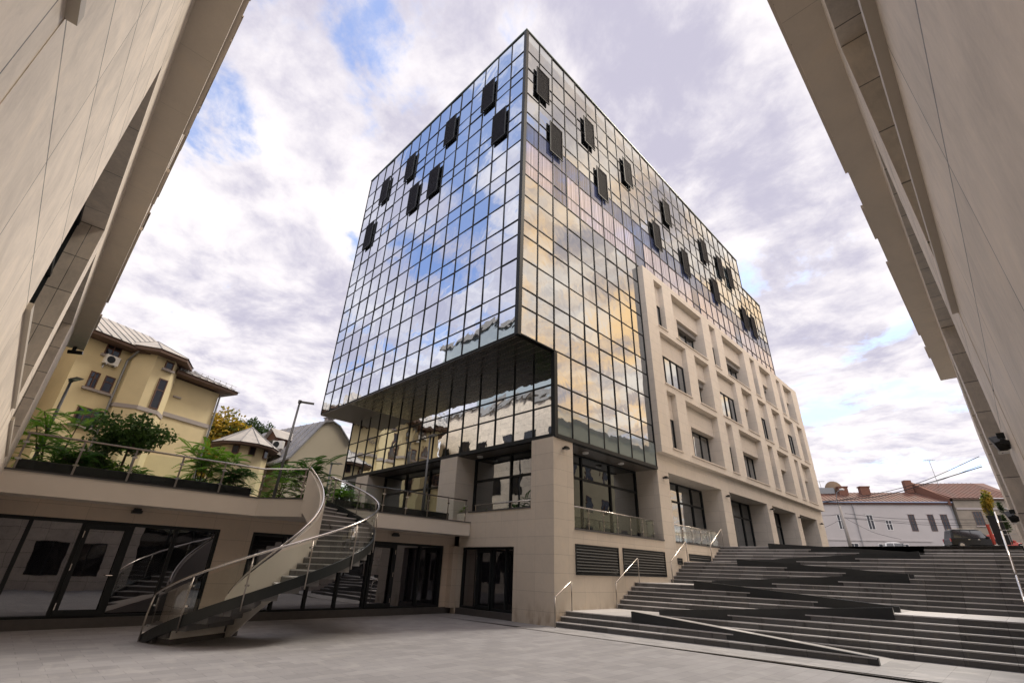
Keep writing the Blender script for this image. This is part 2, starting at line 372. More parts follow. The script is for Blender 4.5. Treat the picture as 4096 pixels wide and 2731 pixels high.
# ================================================================== TOWER
T = thing('office_building', 'tall glass cube office building with cantilevered upper block and pale stone grid wing', 'office building', (XS, YF, 0))
TO = (XS, YF, 0)
def tp(mb, name, mat, kind=None, smooth=False, parent=None):
    mb.v = [(a-TO[0], b-TO[1], c-TO[2]) for a, b, c in mb.v]
    return mb.build(name, mat, parent or T, kind, smooth)
ROWS = [30.80, 29.05, 27.54, 26.68, 25.40, 23.87, 23.07, 21.74, 20.22, 19.37, 18.01, 16.48, 15.59, 14.27, 12.72, 11.81, 10.47]
MROWS = [10.47, 8.90, 7.98, 6.74]
NCL, CL = 15, 17.93/15
NCR, CR = 31, 36.12/31
xL = [XS-CL*k for k in range(NCL+1)]
yR = [YU+CR*k for k in range(NCR+1)]
panes = []   # (score, mesh quads, material)
def pane(face, a0, a1, z0, z1, mat, plane):
    e = .03; t = [random.uniform(-.009, .009) for _ in range(4)]
    if face == 'L': q = [(a0-e, plane+t[0], z0+e), (a1+e, plane+t[1], z0+e), (a1+e, plane+t[2], z1-e), (a0-e, plane+t[0]+t[2]-t[1], z1-e)]
    else: q = [(plane+t[0], a0+e, z0+e), (plane+t[1], a1-e, z0+e), (plane+t[2], a1-e, z1-e), (plane+t[0]+t[2]-t[1], a0+e, z1-e)]
    c = Vector(((q[0][0]+q[2][0])/2, (q[0][1]+q[2][1])/2, (q[0][2]+q[2][2])/2)); d = c-Vector((0, 0, 1.7))
    area = abs(a1-a0)*(z1-z0); nrm = Vector((0, -1, 0)) if face == 'L' else Vector((1, 0, 0))
    score = area*abs(d.normalized().dot(nrm))/d.length_squared
    panes.append((score, q, mat))
def rowmat(ri, face, ci):
    if ri in (7, 8) or (ri == 6 and False):
        if face == 'R' and ci in (2, 9, 16, 23): return 'p_dark'
        return 'p_cur'
    if ri == 6: return 'p_dark'
    return 'p_vis'
for ri, (zt, zb) in enumerate(zip(ROWS, ROWS[1:])):
    for ci in range(NCL): pane('L', xL[ci], xL[ci+1], zb, zt, rowmat(ri, 'L', ci), YU)
    for ci in range(NCR):
        if ri == 0 and ci >= 27: continue
        if ri == 1 and ci >= 27: continue
        if zb < 19.3 and yR[ci] > 22.6: continue
        pane('R', yR[ci], yR[ci+1], zb, zt, rowmat(ri, 'R', ci), XS)
for ri, (zt, zb) in enumerate(zip(MROWS, MROWS[1:])):
    mt = 'p_low' if ri == 2 else 'p_base'
    for ci in range(NCL):
        pane('L', xL[ci], xL[ci+1], zb, zt, mt, YF+.1)
    for ci in range(2, 9):
        pane('R', yR[ci], yR[ci+1], zb, zt, 'p_low' if ri == 2 else 'p_vis', XS)
panes.sort(key=lambda p: -p[0])
rest = {}
for i, (s_, q, mt) in enumerate(panes):
    if i < 100: tp(MB().quad(*q), 'glass_pane', M[mt])
    else: rest.setdefault(mt, MB()).quad(*q)
mb = MB(); order = list(rest.keys())
for k, mt in enumerate(order):
    mb.cur = k
    i0 = len(mb.v); src = rest[mt]
    for f in src.f: mb.quad(*[src.v[a] for a in f])
tp(mb, 'glass_panes', [M[k] for k in order], kind='stuff')
# mullions and transoms
mb = MB(); W_ = .048
for k, x in enumerate(xL):
    w = .11 if k == 0 else W_/2*1.0
    mb.box(x-(.0 if k == 0 else W_/2), YU-.035, 10.47, x+(.0 if k == 0 else W_/2)+(0.001), YU+.06, 30.80) if k else None
for k, y in enumerate(yR):
    if k == 0: continue
    top = 30.80 if k <= 27 else 27.54
    bot = 10.47 if y <= 22.7 else 19.3
    mb.box(XS-.06, y-W_/2, bot, XS+.035, y+W_/2, top)
mb.box(XS-.16, YU-.045, 10.40, XS+.045, YU+.16, 30.86)
for i, z in enumerate(ROWS):
    mb.box(xL[-1], YU-.03, z-W_/2, XS-.16, YU+.055, z+W_/2)
    yend = yR[27] if z > 27.6 else yR[-1]
    if z < 19.3: yend = 22.63
    mb.box(XS-.055, YU+.16, z-W_/2, XS+.03, yend, z+W_/2)
tp(mb, 'mullion_grid', M['frame'])
mb = MB()
for k, x in enumerate(xL[1:]): mb.box(x-W_/2, YF+.06, 6.74, x+W_/2, YF+.16, 10.40)
for k in range(3, 10): y = yR[k]; mb.box(XS-.06, y-W_/2, 6.74, XS+.035, y+W_/2, 10.47)
for z in MROWS[:-1]:
    mb.box(xL[-1], YF+.065, z-W_/2, XS-.16, YF+.155, z+W_/2)
    if z < 10.4: mb.box(XS-.055, yR[2]+.16, z-W_/2, XS+.03, 22.63, z+W_/2)
mb.box(XS-.16, YF+.06, 6.62, XS+.045, YF+.26, 10.40)
mb.box(xL[-1]-.02, YF+.04, 6.60, XS-.16, YF+.24, 6.765); mb.box(XS-.2, YF+.26, 6.60, XS+.05, 22.66, 6.765)
tp(mb, 'lower_mullion_grid', M['frame'])
# roof edge
mb = MB(); mb.box(xL[-1]-.06, YU-.06, 30.86, XS+.06, YU+.1, 30.95).box(XS-.1, YU+.1, 30.86, XS+.06, yR[27]+.05, 30.95).box(XS-.1, yR[27]+.06, 27.57, XS+.06, yR[-1]+.05, 27.66)
tp(mb, 'roof_edge', plain('green_tinted_edge', (.16, .22, .19), .4, .4))
mb = MB(); mb.box(xL[-1]+.1, YU+.3, 30.60, XS-.3, yR[27]-.1, 30.78).box(xL[-1]+.1, yR[27]-.1, 27.30, XS-.3, yR[-1]-.1, 27.50); tp(mb, 'roof_slab', M['interior_slab'])
# bodies behind glass: floor slabs and core
mb = MB()
for z in (25.40, 21.74, 18.01, 14.27): mb.box(xL[-1]+.12, YU+.25, z-.9, XS-.25, yR[-1]-.2, z-.45)
tp(mb, 'floor_slab', M['interior_slab'])
tp(MB().box(xL[-1]+6.5, YU+7., 6.8, XS-6., yR[-1]-3, 30.5), 'core', M['interior'])
mb = MB()
for x in (xL[-1]+.4, xL[-1]+5.6, -18.2): 
    for y in (YU+3.2,): mb.box(x, y, 10.6, x+.6, y+.6, 30.5)
tp(mb, 'inner_column', M['interior_slab'])
tp(MB().quad((xL[-1], YU, 10.47), (xL[-1], yR[-1], 10.47), (xL[-1], yR[-1], 30.8), (xL[-1], YU, 30.8)).quad((xL[-1], YF+.1, 6.74), (xL[-1], yR[-1], 6.74), (xL[-1], yR[-1], 10.4), (xL[-1], YF+.1, 10.4)), 'side_glazing', M['p_vis'])
tp(MB().quad((xL[-1], yR[-1], 19.3), (XS, yR[-1], 19.3), (XS, yR[-1], 27.5), (xL[-1], yR[-1], 27.5)).quad((xL[-1], yR[27], 27.5), (XS, yR[27], 27.5), (XS, yR[27], 30.8), (xL[-1], yR[27], 30.8)), 'end_glazing', M['p_vis'])
# upper block underside
M['soffit_strip'] = stone('dark_slatted_soffit', (.040, .036, .032), pu=9., pz=.42, oz=.1, w=.05, jd=-2.2, rough=.2, vein=.02)
tp(MB().box(-26.2, YU, 10.38, XS-.16, YF+.1, 10.44), 'polished_soffit', M['soffit_strip'])
tp(MB().box(xL[-1]-.02, YU, 10.38, -26.2, YF+.1, 10.44), 'grey_soffit', M['soffit_grey'])
# mid block floor (ceiling of arcade) and back walls
mb = MB(); mb.box(xL[-1], YF+.24, 6.62, -13.3, YF+6, 6.70); mb.box(-13.35, YF+.26, 6.62, XS-.2, 22.66, 6.70)
tp(mb, 'arcade_ceiling', M['ceiling'])
mb = MB(); mb.box(xL[-1]+.15, YF+.4, 8.0-.65, XS-.3, YF+6, 8.0-.35); tp(mb, 'lower_floor_slab', M['interior_slab'])
# arcade pillars
def pillar(x0, x1, y0, y1, z0, z1, m='stone'): tp(MB().box(x0, y0, z0, x1, y1, z1), 'pillar', M[m])
pillar(-13.22, XS, YF, 15.62, 0, 6.61, 'stone_base')
for a, b, zb in ((22.64, 23.81, 0), (30.50, 31.72, 3.2), (38.42, 39.50, 3.2), (44.93, 46.0, 3.2)): pillar(-13.35, XS, a, b, zb, 6.62)
pillar(-13.35, XS, 50.8, 53.0, 3.2, 6.62)
pillar(-19.45, -18.13, YF+.02, 15.6, 3.5, 6.60); pillar(-28.05, -26.6, YF+.05, 15.6, 3.5, 6.60)
# arcade beam and stone grid wing
tp(MB().box(-13.35, 22.66, 6.62, XS, 53.0, 7.50), 'arcade_beam', M['stone'])
mb = MB()
OPENZ = [(15.45, 18.76), (11.69, 15.02), (7.92, 11.24)]
C13 = [(24.0, 25.08), (26.3, 30.82), (32.08, 33.15), (34.4, 38.72), (40.08, 41.18), (42.25, 45.1), (46.6, 47.6), (48.5, 51.1)]
C2 = [(24.0, 27.35), (28.6, 30.82), (32.05, 35.4), (36.55, 38.72), (39.95, 41.9), (43.2, 45.3), (46.4, 48.9), (50.1, 51.7)]
Y0, Y1, XF, XB = 22.70, 52.85, -11.68, -12.62
mb.box(XB-.2, Y0, 18.76, XF, Y1, 19.20)
mb.box(XB-.2, Y0, 15.02, XF, Y1, 15.45); mb.box(XB-.2, Y0, 11.24, XF, Y1, 11.69); mb.box(XB-.2, Y0, 7.50, XF, Y1, 7.92)
for (zb, zt), cc in zip(OPENZ, (C13, C2, C13)):
    e = [Y0]+[q for c in cc for q in c]+[Y1]
    for a, b in zip(e[::2], e[1::2]): mb.box(XB-.2, a, zb, XF, b, zt)
tp(mb, 'stone_grid', M['stone'])
M['sill'] = plain('sill_stone', (.60, .53, .45), .6, var=.05)
sg = glass_pane('grid_window_glass', .55, behind='solid', bcol=(.03, .028, .025), wob=.004)
for (zb, zt), cc, typ in zip(OPENZ, (C13, C2, C13), (0, 1, 0)):
    zl = zt-1.28
    for i, (a, b) in enumerate(cc):
        wdt = b-a
        deep = (wdt > 1.5) if typ == 0 else (i % 2 == 1); xg = XB+.06 if deep else XF-.37; xl = XF-.42 if deep else XF-.31
        zl = zt-(1.28 if wdt > 1.5 else 1.5); fr = MB()
        fr.box(xg-.03, a, zb, xg+.05, b, zb+.06); fr.box(xg-.03, a, zl-.06, xg+.05, b, zl)
        for yy in (a, b-.06): fr.box(xg-.03, yy, zb, xg+.05, yy+.06, zl)
        n = 2 if wdt < 1.5 else (3 if wdt < 3 else 4)
        for k in range(1, n): yy = a+wdt*k/n; fr.box(xg-.03, yy-.03, zb, xg+.05, yy+.03, zl)
        wn = tp(fr, 'window', M['frame'])
        tp(MB().quad((xg, a, zb), (xg, b, zb), (xg, b, zl), (xg, a, zl)), 'pane', sg, parent=wn)
        tp(MB().box(xg+.052, a-.06, zb-.07, XF+.05, b+.06, zb+.004), 'sill', M['sill'], parent=wn)
        tp(MB().box(XB-.1, a-.05, zl, xl, b+.05, zt+.05), 'lintel', M['stone'])
        if deep:    # slender stone fin dividing the opening
            ym = a+(.95 if typ == 0 else .28)
            tp(MB().box(XB-.05, ym, zb, XF-.42, ym+.30, zl+.0), 'stone_fin', M['stone'])
tp(MB().box(-20, Y0+.01, 7.2, XB-.2, Y1-.01, 19.1), 'wing_body', M['interior'])
tp(MB().box(-20, Y1-.01, 3.2, XB-.2, Y1+.15, 19.1), 'end_wall', M['stone'])
# arcade glazing (right side) with frames
def glaz_x(x, y0, y1, z0, z1, ys, zs, mat, nm='arcade_window'):
    fr = MB()
    for y in [y0+.04, y1-.04]+ys: fr.box(x-.04, y-.04, z0, x+.07, y+.04, z1)
    for z in [z0+.04, z1-.04]+zs: fr.box(x-.04, y0, z-.045, x+.065, y1, z+.045)
    w = tp(fr, nm, M['frame']); tp(MB().quad((x, y0, z0), (x, y1, z0), (x, y1, z1), (x, y0, z1)), 'pane', M[mat], parent=w); return w
def glaz_y(y, x0, x1, z0, z1, xs, zs, mat, nm='arcade_window'):
    fr = MB()
    for x in [x0+.04, x1-.04]+xs: fr.box(x-.04, y-.07, z0, x+.04, y+.04, z1)
    for z in [z0+.04, z1-.04]+zs: fr.box(x0, y-.065, z-.045, x1, y+.04, z+.045)
    w = tp(fr, nm, M['frame']); tp(MB().quad((x0, y, z0), (x1, y, z0), (x1, y, z1), (x0, y, z1)), 'pane', M[mat], parent=w); return w
glaz_x(-13.36, 15.62, 22.64, 3.25, 6.62, [17.9, 20.2], [5.55], 'p_arc')
glaz_x(-13.36, 23.81, 30.5, 3.25, 6.62, [25.4, 27.3, 29.0], [5.55], 'p_arc')
glaz_x(-13.36, 31.72, 38.42, 3.25, 6.62, [33.5, 35.1, 36.8], [5.55], 'p_arc')
glaz_x(-13.36, 39.5, 44.93, 3.25, 6.62, [41.3, 43.2], [5.55], 'p_arc')
tp(MB().box(-13.5, 46.0, 3.2, -13.36, 50.8, 6.62), 'recess_wall', M['interior'])
glaz_y(15.6, -18.13, -13.22, 4.0, 6.62, [-15.6], [5.55], 'p_arc')
glaz_y(15.6, -26.6, -19.45, 3.5, 6.62, [-21.9, -24.2], [5.55], 'p_arc')
# base walls
tp(MB().box(-13.3, 15.62, 0, XS, 22.64, 3.20), 'base_wall', M['stone_base']); tp(MB().box(-13.3, 23.81, 0, XS, 29.3, 3.20), 'base_wall', M['stone_base'])
tp(MB().box(-13.3, 15.62, 3.20, XS+.03, 22.64, 3.26).box(-13.3, 23.81, 3.20, XS+.03, 29.3, 3.26), 'slab_edge', M['granite_cap'])
tp(MB().box(-13.3, 29.3, 3.0, XS-.002, 53, 3.30), 'arcade_floor', M['granite_cap'])
# front wall left of the corner pillar
mb = MB(); mb.box(-14.10, YF+.003, 0, -13.22, 15.5, 2.54).box(-17.8, YF+.003, 2.54, -13.22, 15.5, 3.94)
tp(mb, 'base_wall', M['stone_base']); tp(MB().box(-17.0, YF-.03, 3.94, -13.22, 15.5, 3.99), 'slab_edge', M['granite_cap'])
tp(MB().box(-17.5, YF+.05, 0, -14.1, YF+.5, .22), 'plinth', M['plinth']); tp(MB().box(-19.2, YF+.003, 0, -17.5, 15.5, 3.49), 'side_wall', M['stone_base'])
def dark_door(parent, face, a0, a1, z0, z1, plane, hs):
    mb = MB(); t = .085
    B = (lambda u0, u1, w0, w1, d0, d1: mb.box(u0, plane+d0, w0, u1, plane+d1, w1)) if face == 'y' else (lambda u0, u1, w0, w1, d0, d1: mb.box(plane-d1, u0, w0, plane-d0, u1, w1))
    B(a0, a0+t, z0, z1, -.10, .02); B(a1-t, a1, z0, z1, -.10, .02); B(a0, a1, z0, z0+.11, -.095, .02); B(a0, a1, z1-.13, z1, -.095, .02)
    d = tp(mb, 'door', M['frame'], parent=parent) if parent is T else mb.build('door', M['frame'], parent)
    h = MB(); hp = a0+.13 if hs < 0 else a1-.13
    if face == 'y': h.tube([(hp, plane-.10, 1.22), (hp, plane-.17, 1.22), (hp-hs*.13, plane-.17, 1.22)], .012, 6); h.tube([(hp, plane-.10, 1.06), (hp, plane-.17, 1.06)], .01, 4) if 0 else None
    else: h.tube([(plane+.10, hp, 1.22), (plane+.17, hp, 1.22), (plane+.17, hp-hs*.13, 1.22)], .012, 6); h.box(plane+.10, hp-.02, 1.05, plane+.115, hp+.02, 1.14)
    for zz_ in (z0+.25, (z0+z1)/2, z1-.3):
        hx = a1-.02 if hs < 0 else a0+.02
        tp(MB().box(hx-.012, plane-.125, zz_-.07, hx+.012, plane-.10, zz_+.07), 'hinge', M['steel'], parent=d)
    (tp(h, 'handle', M['steel'], parent=d) if parent is T else h.build('handle', M['steel'], d)); return d
glaz_y(YF+.35, -17.5, -14.1, .22, 2.54, [-16.55, -15.55, -14.8], [], 'p_shop', 'entrance_glazing')
dark_door(T, 'y', -16.5, -15.6, .26, 2.45, YF+.32, 1)
# louvres
def louvre(y0, y1, z0, z1):
    mb = MB(); x = XS; t = .045
    mb.box(x-.12, y0, z0, x+.03, y0+t, z1).box(x-.12, y1-t, z0, x+.03, y1, z1).box(x-.12, y0, z0, x+.03, y1, z0+t).box(x-.12, y0, z1-t, x+.03, y1, z1)
    l = tp(mb, 'louvre_vent', M['louvre']); s = MB(); n = max(2, int((z1-z0)/.105))
    for k in range(n):
        z = z0+(z1-z0)*(k+.5)/n; s.quad((x+.025, y0+t, z-.04), (x+.025, y1-t, z-.04), (x-.03, y1-t, z+.055), (x-.03, y0+t, z+.055)); s.quad((x+.025, y0+t, z-.052), (x+.025, y1-t, z-.052), (x+.025, y1-t, z-.04), (x+.025, y0+t, z-.04))
    tp(s, 'slats', M['louvre'], parent=l); tp(MB().quad((x+.006, y0+t, z0+t), (x+.006, y1-t, z0+t), (x+.006, y1-t, z1-t), (x+.006, y0+t, z1-t)), 'backing', M['black'], parent=l)
for a in ((15.62, 18.57, 1.62, 2.69), (18.90, 22.53, 1.64, 2.71), (23.75, 24.25, 2.22, 2.50), (25.05, 27.6, 2.42, 2.74)): louvre(*a)
# perforated screens on the curtain wall
def screen_mat():
    m, N, b = new_mat('perforated_screen'); N.n['Principled BSDF']; b.inputs['Base Color'].default_value = (.012, .012, .018, 1); b.inputs['Roughness'].default_value = .7; b.inputs['Specular IOR Level'].default_value = .15
    return m
M['screen'] = screen_mat()
OFF = .13
def screen(face, c, z0, z1):
    w = 1.10; h = z1-z0
    P = (lambda a, z, d: (a, YU-d, z)) if face == 'L' else (lambda a, z, d: (XS+d, a, z))
    mb = MB()
    def bx(a0, a1, za, zb_, d0, d1):
        p = P(a0, za, d0); q = P(a1, zb_, d1); mb.box(p[0], p[1], p[2], q[0], q[1], q[2])
    t = .05
    bx(c-w/2, c-w/2+t, z0, z1, OFF-.03, OFF+.03); bx(c+w/2-t, c+w/2, z0, z1, OFF-.03, OFF+.03); bx(c-w/2, c+w/2, z0, z0+t, OFF-.028, OFF+.028); bx(c-w/2, c+w/2, z1-t, z1, OFF-.028, OFF+.028)
    for a in (c-.45, c+.45):
        for zz_ in (z0+.4, z1-.4): bx(a-.025, a+.025, zz_-.025, zz_+.025, 0.03, OFF-.03)
    s = tp(mb, 'sun_screen', M['frame']); sl = MB(); n = 34
    mb = sl
    for k in range(n):
        zc = z0+t+(h-2*t)*(k+.5)/n; bx(c-w/2+t, c+w/2-t, zc-.019, zc+.019, OFF-.012, OFF+.012)
    tp(sl, 'slats', M['screen'], parent=s)
for c, top in ((-15.1, 1), (-13.9, 0), (-18.8, 1), (-20.0, 0), (-23.45, 1), (-22.3, 0), (-26.9, 1), (-28.15, 0)):
    screen('L', c, *((26.60, 28.90) if top else (22.95, 25.25)))
for c, top in ((13.5, 1), (14.65, 0), (18.0, 1), (19.15, 0), (22.55, 1), (25.9, 0), (28.15, 1), (30.3, 0), (34.75, 1), (35.85, 0), (38.05, 1), (40.25, 1), (42.2, 0), (44.4, 0)):
    screen('R', c, *((25.90, 28.25) if top else (22.35, 24.70)))
# roof terrace railing at the end of the stone wing
mb = MB()
for y in (48.4, 49.2, 50.0, 50.8): mb.tube([(-12.3, y, 19.2), (-12.3, y, 20.1)], .025, 6)
mb.tube([(-12.3, 48.4, 20.1), (-12.3, 50.8, 20.1)], .03, 6); mb.tube([(-12.3, 48.4, 19.7), (-12.3, 50.8, 19.7)], .02, 6)
tp(mb, 'roof_railing', M['lampgrey'])
for (x, y) in ((-14.6, 16.9), (-16.2, 17.6)): pass

# ================================================================== PODIUM (left shopfront under the terrace)
P_ = thing('shop_podium', 'low stone fronted shop building with dark glazing under the planted terrace', 'building', (-17.8, 0, 0))
def pp(mb, name, mat, parent=None, kind=None):
    mb.v = [(a+17.8, b, c) for a, b, c in mb.v]; return mb.build(name, mat, parent or P_, kind)
XC = -17.8
pp(MB().box(XC-.5, -1.2, 2.56, XC, 14.34, 3.0), 'fascia', M['stone_shop'])
pp(MB().box(XC-.5, 4.86, .22, XC, 5.84, 2.56), 'pier', M['stone_shop']); pp(MB().box(XC-.5, 13.78, .22, XC, 14.34, 2.56), 'pier', M['stone_shop'])
pp(MB().box(XC-.5, YF-.28, .22, XC+.30, YF-.003, 2.56), 'pier', M['stone_shop'])
pp(MB().box(XC-.5, -1.2, 0, XC+.03, 14.36, .23), 'plinth', M['plinth'])
slab = [(-19.2, -1.2), (-16.8, -1.2), (-16.84, 5.43), (-15.60, 6.40), (-16.55, 7.50), (-16.8, 7.75), (-16.8, YF-.02), (-19.2, YF-.02)]
pp(MB().prism(slab, 2.98, 3.50), 'terrace_slab', M['render'])
slab2 = [(-19.2, -1.2), (-16.77, -1.2), (-16.81, 5.44), (-15.56, 6.40), (-16.53, 7.53), (-16.77, 7.77), (-16.77, YF-.02), (-19.2, YF-.02)]
pp(MB().prism(slab2, 3.50, 3.54), 'slab_cap', M['granite_cap'])
pp(MB().box(-40, -1.2, .5, XC-.5, YF, 3.45), 'podium_body', M['interior'])
def shop(y0, y1, ys, z0=.23, z1=2.56):
    fr = MB(); x = XC-.12
    for y in [y0+.04, y1-.04]+ys: fr.box(x-.04, y-.045, z0, x+.08, y+.045, z1)
    fr.box(x-.04, y0, z0, x+.075, y1, z0+.06); fr.box(x-.04, y0, z1-.09, x+.075, y1, z1)
    w = pp(fr, 'shop_window', M['frame']); pp(MB().quad((x, y0, z0), (x, y1, z0), (x, y1, z1), (x, y0, z1)), 'pane', M['p_shop'], parent=w)
shop(-1.2, 4.86, [.44, 1.52, 2.60, 3.7]); shop(5.84, 13.78, [6.95, 8.05, 9.15, 10.26, 11.4, 12.6])
for a0, a1, hs in ((1.56, 2.56, 1), (10.3, 11.36, -1)):
    mb = MB(); x = XC-.04; t = .1
    mb.box(x-.02, a0, .28, x+.05, a0+t, 2.46).box(x-.02, a1-t, .28, x+.05, a1, 2.46).box(x-.02, a0+t, .28, x+.048, a1-t, .40).box(x-.02, a0+t, 2.34, x+.048, a1-t, 2.46)
    d = pp(mb, 'door', M['frame']); h = MB(); hp = a1-.06 if hs > 0 else a0+.06; hx = a0+.01 if hs > 0 else a1-.01
    h.tube([(x+.05, hp, 1.22), (x+.10, hp, 1.22), (x+.10, hp-hs*.14, 1.22)], .013, 6)
    for zz_ in (.5, 1.4, 2.2): pp(MB().box(x+.05, hx-.012, zz_-.08, x+.072, hx+.012, zz_+.08), 'hinge', M['steel'], parent=d)
    pp(h, 'handle', M['steel'], parent=d)

# ================================================================== NEAR BUILDING: wing A (left, along y=-0.47) and wing B (right, along x=0.19)
A_ = thing('stone_office_building', 'near pale stone arcade building framing the left edge of the photo', 'office building', (0, -.47, 0))
def ap(mb, name, mat, parent=None):
    mb.v = [(a, b+.47, c) for a, b, c in mb.v]; return mb.build(name, mat, parent or A_)
def arcade_wall(put, axis, plane, sgn, spans, lo, hi, gridend, gfront, zsill=3.55, grid_top=19.2, low={}):
    """axis 'x': wall runs along x at y=plane; outward = +y (sgn) ; axis 'y': runs along y at x=plane, outward = -x"""
    def B(mb, u0, u1, d0, d1, z0, z1):      # d measured outward from plane
        if axis == 'x': mb.box(u0, plane+sgn*d0, z0, u1, plane+sgn*d1, z1)
        else: mb.box(plane+sgn*d0, u0, z0, plane+sgn*d1, u1, z1)
    e = [lo]+[q for s in spans for q in s]+[hi]
    for a, b in zip(e[::2], e[1::2]):
        mb = MB(); B(mb, a, b, -1.0, 0, 0, 6.6); put(mb, 'pillar', M['stone_near'])
    for si, (a, b) in enumerate(spans):
        zsill = low.get(si, 3.55)
        mb = MB(); B(mb, a, b, -.9, -.003, 0, zsill-.06); put(mb, 'sill_wall', M['stone_near'])
        mb = MB(); B(mb, a-.0, b+.0, -.35, .035, zsill-.06, zsill); put(mb, 'sill', plain('near_sill', (.50, .45, .38), .5, var=.06))
        fr = MB(); n = max(2, int((b-a)/1.3))
        for k in range(n+1):
            u = a+(b-a)*k/n; B(fr, u-.04, u+.04, -.42, -.32, zsill, 6.6)
        B(fr, a, b, -.42, -.31, 6.50, 6.6); B(fr, a, b, -.42, -.31, 5.5, 5.58)
        w = put(fr, 'arcade_window', M['frame'])
        mb = MB(); B(mb, a, b, -.38, -.36, zsill, 6.55); put(mb, 'pane', M['p_arc'], w)
    mb = MB(); B(mb, lo, hi, -1.0, 0, 6.6, 7.5); put(mb, 'beam', M['stone_near'])
    # projecting stone grid above
    g0, g1 = min(gridend), max(gridend); mb = MB()
    B(mb, g0, g1, -1.0, gfront, 7.5, 7.92)
    zs = [(7.92, 11.24), (11.69, 15.02), (15.45, 18.76)]
    for z0, z1 in ((11.24, 11.69), (15.02, 15.45), (18.76, grid_top)): B(mb, g0, g1, -1.0, gfront, z0, z1)
    L = g1-g0; k = 0; u = g0; wide = [1.3, 1.1, 1.2, 4.4]
    openings = []
    while u < g1-1.2:
        B(mb, u, min(u+1.25, g1), -1.0, gfront, 7.92, 18.76); u += 1.25
        w_ = (1.1, 4.4)[k % 2]; w_ = min(w_, g1-1.25-u)
        if w_ <= .5: break
        openings.append((u, u+w_))
        u += w_; k += 1
    B(mb, g1-1.25, g1, -1.0, gfront-.002, 7.92, 18.76)
    put(mb, 'stone_grid', M['soffit'] if False else M['stone_near'])
    for a, b in openings:
        for z0, z1 in zs:
            fr = MB(); B(fr, a, b, -.62, -.55, z0, z0+.07); B(fr, a, b, -.62, -.55, z1-1.3, z1); B(fr, (a+b)/2-.03, (a+b)/2+.03, -.62, -.55, z0, z1)
            w = put(fr, 'window', M['frame']); mb = MB(); B(mb, a, b, -.64, -.60, z0, z1-1.3); put(mb, 'pane', sg, w); mb = MB(); B(mb, a-.05, b+.05, -.54, gfront+.05, z0-.05, z0+.02); put(mb, 'sill', M['sill'], w)
    mb = MB(); B(mb, g0, g1, -12, -1.0, 6.6, grid_top-.1); put(mb, 'body', M['interior'])
arcade_wall(ap, 'x', -.47, 1, [(-14.45, -10.28), (-9.36, -5.20), (-1.96, 0.1)], -17.75, .19, (-19.25, .19), .385)
A_soff = ap(MB().quad((-19.25, -.47, 7.497), (-.2, -.47, 7.497), (-.2, -.09, 7.497), (-19.25, -.09, 7.497)), 'soffit', M['soffit'])
B_ = thing('stone_office_wing', 'near pale stone arcade wing framing the right edge of the photo beside the steps', 'office building', (.19, 0, 0))
def bp_(mb, name, mat, parent=None):
    mb.v = [(a-.19, b, c) for a, b, c in mb.v]; return mb.build(name, mat, parent or B_)
arcade_wall(bp_, 'y', .19, -1, [(.2, 4.37), (5.83, 12.55), (14.2, 20.5)], -.47, 27.5, (-.08, 19.2), .385, low={1: .15, 2: .9})
def lower_window(put, axis, plane, sgn, a, b, z0=.75, z1=2.25):
    def B(mb, u0, u1, d0, d1, z0, z1):
        if axis == 'x': mb.box(u0, plane+sgn*d0, z0, u1, plane+sgn*d1, z1)
        else: mb.box(plane+sgn*d0, u0, z0, plane+sgn*d1, u1, z1)
    fr = MB(); B(fr, a, b, -.01, .02, z0-.05, z0); B(fr, a, b, -.01, .02, z1, z1+.04); B(fr, a-.04, a, -.01, .02, z0-.05, z1+.04); B(fr, b, b+.04, -.01, .02, z0-.05, z1+.04)
    B(fr, (a+b)/2-.03, (a+b)/2+.03, .004, .02, z0, z1)
    w = put(fr, 'ground_window', M['frame']); mb = MB(); B(mb, a, b, .003, .006, z0, z1); put(mb, 'pane', M['p_shop'], w)
for a, b in ((1.5, 2.72), (3.1, 4.35)): lower_window(bp_, 'y', .19, -1, a, b, z1=2.22)
for a, b in ((-4.9, -2.2), (-9.2, -5.5), (-14.2, -10.6)): lower_window(ap, 'x', -.47, 1, a, b)
bp_(MB().quad((-.19, .2, 7.497), (.19, .2, 7.497), (.19, 19.2, 7.497), (-.19, 19.2, 7.497)), 'soffit', M['soffit'])

# ================================================================== OUTDOOR STEPS with zigzag ramp
def sk(x): return .08*(x+12)
def inter(poly, fn):         # clip convex polygon with fn(p) >= 0
    out_ = []
    for i in range(len(poly)):
        a, b = poly[i], poly[(i+1) % len(poly)]; fa, fb = fn(a), fn(b)
        if fa >= 0: out_.append(a)
        if (fa >= 0) != (fb >= 0):
            t = fa/(fa-fb); out_.append((a[0]+(b[0]-a[0])*t, a[1]+(b[1]-a[1])*t))
    return out_
XLf, XRt, RI = -9.5, -3.0, 3.29/21
LY = [14.4, 14.7, 15.0, 18.2, 18.5, 18.8, 19.1, 19.4, 19.7, 22.9, 23.2, 23.5, 23.8, 24.1, 24.4, 27.55, 27.85, 28.15, 28.45, 28.75, 29.05]
RY = [16.2, 16.5, 16.8, 17.1, 17.4, 17.7, 20.85, 21.12, 21.4, 21.67, 21.94, 22.2, 25.4, 25.68, 25.96, 26.24, 26.52, 26.8, 28.4, 28.7, 29.05]
